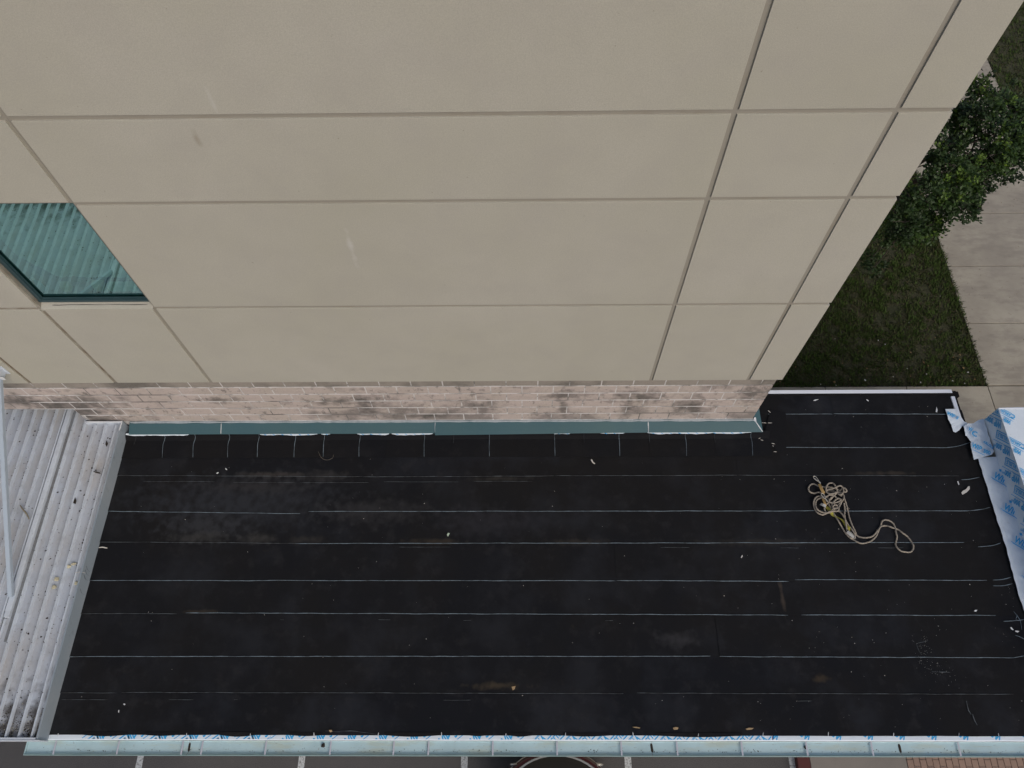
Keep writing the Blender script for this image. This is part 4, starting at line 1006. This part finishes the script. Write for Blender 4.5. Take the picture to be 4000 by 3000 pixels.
# ------------------------------------------------------------------ rope lifeline
rope = empty('rope_lifeline', 'tangled worn rope lifeline with snap hooks and yellow webbing on the black roof', 'rope')
def rp(pts, z=.026):
    out = []
    for i, (x, y) in enumerate(pts): out.append(at(3050+x*.29385, 1800+y*.29385, z+.012*math.sin(i*1.7+x*.01)+.006))
    return out
def ropeseg(pts, z=.026, r=.0098):
    bm = bmesh.new(); add_tube(bm, smooth_path(rp(pts, z), .007), r, 9, twist=150, strands=3)
    return link('rope', tomesh('rope', bm, True), M['rope'], rope)
ropeseg([(620,520),(640,580),(680,660),(720,730),(770,810),(810,880),(860,960),(910,1015),(960,1045),(1010,1075),(1070,1098),(1140,1088),(1200,1065),(1260,1010),(1290,950),(1315,890),(1345,868),(1400,862),(1450,875),(1500,895),(1560,915),(1620,960),(1680,1005),(1730,1070),(1762,1130),(1755,1180),(1720,1212),(1660,1212),(1600,1200),(1550,1160),(1525,1110),(1535,1060),(1545,1010),(1530,950),(1520,890),(1490,830),(1440,795),(1380,785),(1345,810),(1325,870),(1290,920),(1245,980),(1200,1010),(1130,1022),(1060,1015),(1010,990),(980,920),(950,860),(915,770),(895,690),(875,600),(850,520),(820,450),(780,400),(730,370),(670,352),(600,348),(540,345),(490,332),(440,308),(390,322),(366,370),(385,410),(440,432),(500,418),(560,425),(630,400),(700,405),(760,430),(800,470)])
ropeseg([(800,470),(815,420),(870,410),(868,380),(835,360),(800,385),(770,410),(730,440),(690,480),(650,520),(600,470),(540,470),(480,478),(445,520),(436,580),(455,650),(490,692),(550,716),(600,702),(650,680),(690,640),(740,600),(790,560),(826,520)], .040)
ropeseg([(826,520),(840,470),(800,430),(740,425),(660,440),(600,480),(530,495),(480,520),(460,580),(480,640),(530,676),(600,692),(660,672),(710,672),(765,662),(770,620),(800,560),(790,515),(740,490),(700,460),(640,455)], .052)
ropeseg([(600,400),(606,340),(640,300),(690,298),(722,330),(745,380),(752,430),(790,450),(830,420),(825,360),(790,330),(745,345)], .060)
ropeseg([(745,345),(690,370),(620,385),(610,420),(680,440),(740,420),(700,470),(660,500),(640,540),(690,560),(760,545),(800,520),(760,500),(700,545),(680,590),(700,630),(745,630),(750,600),(715,585),(690,610)], .066)
ropeseg([(690,610),(720,660),(770,670),(830,730),(860,790),(900,860),(940,905),(975,960),(990,1000),(960,1028),(915,1020)], .034)
ropeseg([(840,560),(850,640),(846,720),(858,790),(868,850),(878,920),(890,960)], .042)
ropeseg([(640,540),(600,590),(580,640),(600,680),(640,690),(700,660)], .044)
bm = bmesh.new()
for pts in ([(880,620),(900,628),(915,636)], [(870,632),(895,640)], [(620,540),(640,520),(652,545)]): add_tube(bm, smooth_path(rp(pts, .035), .01), .0035, 5)
link('frayed_end', tomesh('frayed_end', bm), M['rope'], rope)
def hook(x0, y0, x1, y1, z, w_, mt=M['hook']):
    a, b = rp([(x0, y0)], z)[0], rp([(x1, y1)], z)[0]; a.z = b.z = z; d = b-a; L_ = d.length; d.normalize(); s = Vector((-d.y, d.x, 0))
    body = bmesh.new()
    loop = [a+d*(L_*.32+L_*.30*math.cos(t))+s*w_*math.sin(t)*(1 if math.cos(t) < 0 else .85) for t in np.linspace(0, 6.283, 26)[:-1]]
    add_tube(body, loop, .0055, 7, closed=True)
    o = link('snap_hook', tomesh('snap_hook', body, True), mt, rope)
    g2 = bmesh.new(); add_tube(g2, [a+d*L_*.55+s*w_*.3, a+d*L_*.8, a+d*L_*.98], [.007, .011, .008], 8); link('swivel', tomesh('swivel', g2), mt, o)
    g3 = bmesh.new(); add_tube(g3, [a+d*L_*.18-s*w_*.75, a+d*L_*.5-s*w_*.35], .0045, 6); link('gate', tomesh('gate', g3), mt, o)
hook(432, 205, 530, 305, .045, .019); hook(540, 432, 622, 545, .09, .020)
def web(pts, wdt, z, mt, twistf=0):
    P = smooth_path(rp(pts, z), .012); n = len(P); bm = bmesh.new(); pr_ = []
    for i, p in enumerate(P):
        t = (P[min(i+1, n-1)]-P[max(i-1, 0)]).normalized(); s = Vector((-t.y, t.x, 0)).normalized(); a = twistf*math.sin(i/n*9)
        s = s*math.cos(a)+Vector((0, 0, 1))*math.sin(a)
        pr_.append([bm.verts.new(p+s*wdt/2), bm.verts.new(p-s*wdt/2)])
    for A, B in zip(pr_[:-1], pr_[1:]): bm.faces.new((A[0], A[1], B[1], B[0]))
    return link('webbing', tomesh('webbing', bm), mt, rope)
web([(512, 308), (535, 360), (560, 410), (575, 440)], .040, .075, M['tan'])
web([(560, 500), (585, 560), (600, 600)], .032, .080, M['tan'])
web([(608, 610), (650, 660), (690, 715), (740, 745), (800, 775), (840, 812), (870, 860), (905, 895), (925, 915)], .040, .030, M['yellow'], .75)
o = web([(528, 572), (560, 585), (600, 602)], .040, .085, M['ropegrab'])
bm = bmesh.new(); a, b = rp([(890, 935)], .05)[0], rp([(975, 1015)], .05)[0]; a.z = b.z = .05
add_tube(bm, [a, a*.6+b*.4, b], [.026, .028, .020], 4, flat=.8); gr = link('rope_grab', tomesh('rope_grab', bm), M['ropegrab'], rope)
bm = bmesh.new(); d = (b-a).normalized(); s = Vector((-d.y, d.x, 0)); add_tube(bm, [b+d*.0+s*.018, b+d*.018+s*.008, b+d*.018-s*.008, b-s*.018], .005, 6); link('pin', tomesh('pin', bm), M['hook'], gr)

# ------------------------------------------------------------------ tree
p0 = at(3480, 800, G+.06); tb = Vector((6.9, 5.7, G+.05))
tree = empty('tree', 'bushy green broadleaf tree between the beige building corner and the sidewalk', 'tree', loc=tuple(tb))
cl = []
c6 = [(770,620,.2),(820,655,.1),(900,700,.2),(960,770,.1),(1020,830,.1),(850,830,.4),(930,900,.4),(1040,930,.2),(1000,1010,.4),(1060,1080,0),(985,1150,0),(860,1120,.2),(720,770,.2),(655,800,.1),(750,850,.3),(680,860,.1),
      (640,1050,.2),(560,1050,.3),(480,1150,.2),(720,1200,.1),(610,1190,.3),(500,1250,.2),(640,1290,.2),(790,1315,-.4),(420,1330,.2),(560,1380,.1),(710,1490,-.5),(640,1480,-.2),(400,1450,0),(300,1440,.1),(450,1620,-.5),(350,1620,-.3),(250,1600,-.1),(540,1530,-.4),
      (1100,1000,.2),(1130,900,.1),(1150,1080,0),(1090,860,0),(800,960,.1),(960,1080,.1),(840,1200,-.3),(900,1160,-.2),(700,1350,-.2),(480,1500,-.2)]
for x, y, z in c6: cl.append((3400+x*.5425, y*.5425, z, .27))
c5 = [(1080,170,-.4),(1150,250,-.6),(1220,320,-.9),(1230,370,-1),(1060,330,-.7),(980,380,-1),(1050,440,-1.2),(820,660,-2.2),(790,600,-2.2),(900,450,-1.2),(960,300,-.5)]
for x, y, z in c5: cl.append((3000+x*.5122, 700+y*.5122, z, .22 if z > -1.5 else .17))
clumps = []
for x, y, z, r in cl:
    p = at(x, y, z); q = at(x+random.uniform(-18, 18), y+random.uniform(-18, 18), z-.8)
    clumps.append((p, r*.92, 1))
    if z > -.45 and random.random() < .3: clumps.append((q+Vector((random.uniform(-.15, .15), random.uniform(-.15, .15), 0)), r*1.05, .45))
# the far side of the crown, hidden by the wall in the photograph
for k in range(34):
    a = random.uniform(1.2, 5.2); r = random.uniform(.6, 1.7); p = Vector((5.9+r*math.cos(a)*.9, 6.2+r*math.sin(a), random.uniform(-1.3, .4)))
    if p.x > 3.6: clumps.append((p, .33, .8))
V = []; F = []; T = []
for (p, r, bright_) in clumps:
    base = random.uniform(.08, .5)*bright_*(1 if p.z > -.6 else .7); n = int(400*(r/.27)**2)  # lower and underlying clumps get darker leaf tones, painting in crown shade
    # each clump is several shoots with leaves set around them
    shoots = [(Vector((random.gauss(0, 1), random.gauss(0, 1), random.gauss(0, .6))).normalized()*r*random.uniform(.3, 1.15), random.random()) for _ in range(15)]
    for i in range(n):
        s_, br_ = random.choice(shoots)
        c = p+s_+Vector((random.gauss(0, .038), random.gauss(0, .038), random.gauss(0, .035)))
        out = (s_.normalized()*.7+Vector((random.gauss(0, .7), random.gauss(0, .7), random.gauss(.15, .5)))).normalized()
        L_ = random.uniform(.045, .085); wd = L_*random.uniform(.28, .42)
        sd3 = out.cross(Vector((random.gauss(0, .4), random.gauss(0, .4), 1))).normalized(); up = sd3.cross(out)
        b0 = len(V)
        V += [tuple(c), tuple(c+out*L_*.5+sd3*wd-up*wd*.25), tuple(c+out*L_), tuple(c+out*L_*.5-sd3*wd-up*wd*.25)]
        F += [(b0, b0+1, b0+2), (b0, b0+2, b0+3)]
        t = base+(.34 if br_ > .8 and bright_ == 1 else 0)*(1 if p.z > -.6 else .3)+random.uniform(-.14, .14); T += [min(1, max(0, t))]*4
V = [(x-tb.x, y-tb.y, z-tb.z) for x, y, z in V]
me = bpy.data.meshes.new('foliage'); me.from_pydata(V, [], F); me.update(); me.attributes.new('tone', 'FLOAT', 'POINT').data.foreach_set('value', T)
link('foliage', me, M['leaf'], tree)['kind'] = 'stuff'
bm = bmesh.new(); th = [Vector((0, 0, -.1)), Vector((.05, .03, .9)), Vector((-.02, .08, 1.7)), Vector((.06, .04, 2.3))]
add_tube(bm, smooth_path(th, .15), list(np.linspace(.16, .10, len(smooth_path(th, .15)))), 10); link('trunk', tomesh('trunk', bm, True), M['bark'], tree)
forks = []
for k in range(7):
    a = k*.9+.3; e = Vector((1.1*math.cos(a), 1.1*math.sin(a), random.uniform(2.4, 3.1))); forks.append(e)
    bm = bmesh.new(); P = smooth_path([th[2+(k % 2)]*.98, th[3]*.5+e*.5+Vector((0, 0, .1)), e], .12); add_tube(bm, P, list(np.linspace(.06, .03, len(P))), 8); link('limb', tomesh('limb', bm, True), M['bark'], tree)
bm = bmesh.new()
for (p, r, b_) in clumps:
    q = p-tb; e = min(forks, key=lambda f_: (f_-q).length)
    P = smooth_path([e, e*.45+q*.55+Vector((random.uniform(-.1, .1), random.uniform(-.1, .1), .06)), q+Vector((0, 0, -.04))], .12)
    add_tube(bm, P, list(np.linspace(.024, .006, len(P))), 5)
    for k in range(5):
        t = Vector((random.gauss(0, 1), random.gauss(0, 1), random.gauss(0, .5))).normalized()*r*.9; add_tube(bm, [q, q+t*.5+Vector((0, 0, .02)), q+t], [.006, .004, .002], 4)
link('branches', tomesh('branches', bm), M['bark'], tree)['kind'] = 'stuff'
# litter on the lawn
bm = bmesh.new()
for (x, y, s) in ((3378, 1486, .05), (3568, 892, .045), (3457, 1346, .03), (3780, 1455, .04), (3720, 1488, .035), (3440, 942, .02), (3261, 1325, .02), (3543, 1440, .02), (3205, 1502, .02), (3265, 1505, .018), (3595, 1495, .03), (3618, 1463, .03), (3768, 1498, .025), (3488, 1473, .02), (3550, 1262, .025), (3430, 1330, .03), (3672, 1158, .02)):
    p = at(x, y, G+.10); n = 6; c = bm.verts.new(p+Vector((0, 0, .015))); a0 = random.random()*6
    vs = [bm.verts.new(p+Vector((math.cos(a0+k*1.047)*.6*s*random.uniform(.4, 1), math.sin(a0+k*1.047)*.7*s*random.uniform(.5, 1), random.uniform(0, .02)))) for k in range(n)]
    for k in range(n): bm.faces.new((vs[k], vs[(k+1) % n], c))
tag(link('lawn_litter', tomesh('lawn_litter', bm), M['scrap']), 'small white and tan bits of litter lying on the lawn', kind='stuff')
bm = bmesh.new()
for k in range(45):
    x = random.uniform(3.4, 9.1); y = 2.65+abs(random.gauss(0, .5)); s = random.uniform(.012, .03); a = random.random()*6
    vs = [bm.verts.new((x+math.cos(a+q)*s*(1 if q % 2 else .5), y+math.sin(a+q)*s, G+.09+random.uniform(0, .02))) for q in (0, 1.3, 2.8, 4.4)]; bm.faces.new(vs)
for k in range(30):
    x = random.uniform(9.2, 11.8); y = random.uniform(2.7, 12); s = random.uniform(.008, .02); a = random.random()*6
    vs = [bm.verts.new((x+math.cos(a+q)*s*(1 if q % 2 else .5), y+math.sin(a+q)*s, G+.079)) for q in (0, 1.3, 2.8, 4.4)]; bm.faces.new(vs)
tag(link('fallen_leaves', tomesh('fallen_leaves', bm), mat('fallen_leaf', (.20, .13, .06), .9)), 'fallen brown leaves along the edge of the lawn and sidewalk', kind='stuff')

# ------------------------------------------------------------------ parked car below the gutter
tip = at(2175, 2955, G+.84); tip.y += .13
car = empty('parked_car', 'dark red car with black bonnet and bright trim nosing under the gutter', 'car', loc=(tip.x, tip.y, G))
red = mat('dark_red_paint', (.045, .008, .008), .25); blk = mat('black_gloss', (.006, .006, .007), .25); chrome = mat('bright_trim', (.55, .55, .53), .25, metal=.7); tyre = mat('tyre', (.02, .02, .02), .9); cglass = mat('car_glass', (.01, .012, .014), .08)
def outline(hw, y0, L_, e=2.3, n=40):
    """plan outline with rounded nose at y0 and tail"""
    out = []
    for k in range(n):
        t = 2*math.pi*k/n; c, s = math.cos(t), math.sin(t)
        x = hw*math.copysign(abs(c)**(2/e), c); y = -L_/2+y0+ (L_/2)*math.copysign(abs(s)**(2/(e if s < 0 else 2.0)), s)
        if s > 0: x = hw*c; y = y0-.72*hw/.9+.72*hw/.9*s
        else: y = y0-.72*hw/.9-(L_-.72)*abs(s)**(2/e)
        out.append((x, y))
    return out
def loft(levels, mt, name, parent, smooth=True):
    bm = bmesh.new(); rings = []
    for hw, y0, L_, z in levels: rings.append([bm.verts.new((x, y, z)) for x, y in outline(hw, y0, L_)])
    n = len(rings[0])
    for A, B in zip(rings[:-1], rings[1:]):
        for k in range(n): bm.faces.new((A[k], A[(k+1) % n], B[(k+1) % n], B[k]))
    bm.faces.new(rings[-1]); bm.faces.new(rings[0][::-1])
    return link(name, tomesh(name, bm), mt, parent)
loft([(.86, -.04, 4.2, .25), (.91, 0, 4.3, .42), (.90, 0, 4.3, .55)], blk, 'bumper', car)
loft([(.895, -.004, 4.29, .551), (.885, -.014, 4.27, .60)], chrome, 'bumper_trim', car)
loft([(.87, -.028, 4.24, .601), (.872, -.026, 4.24, .72), (.835, -.06, 4.15, .79)], red, 'body', car)
loft([(.80, -.092, 4.07, .791), (.79, -.10, 4.05, .812)], chrome, 'bonnet_trim', car)
loft([(.765, -.125, 4.0, .813), (.72, -.18, 3.9, .86), (.55, -.35, 3.6, .90)], blk, 'bonnet', car)
bm = bmesh.new()
lv = [(.66, -1.15, 2.6, .86), (.60, -1.45, 2.1, 1.12), (.54, -1.70, 1.65, 1.30)]
loft(lv, cglass, 'cabin', car); loft([(.545, -1.69, 1.67, 1.301), (.50, -1.76, 1.5, 1.35)], blk, 'roof', car)
for sx_ in (-1, 1):
    for yy in (-.85, -3.35):
        bm = bmesh.new(); R_ = .31
        lathe(bm, [(.20, -.1), (R_-.02, -.1), (R_, -.07), (R_, .07), (R_-.02, .1), (.20, .1)], 24)
        o = link('wheel', tomesh('wheel', bm), tyre, car, (sx_*.77, yy, R_), (0, math.pi/2, 0))
        bm = bmesh.new(); lathe(bm, [(.195, -.09), (.195, .09)], 16); link('rim', tomesh('rim', bm), chrome, o)
    bm = bmesh.new(); bmesh.ops.create_icosphere(bm, subdivisions=2, radius=.09)
    for v in bm.verts: v.co.y *= .3
    link('headlight', tomesh('headlight', bm), chrome, car, (sx_*.62, -.235, .66))
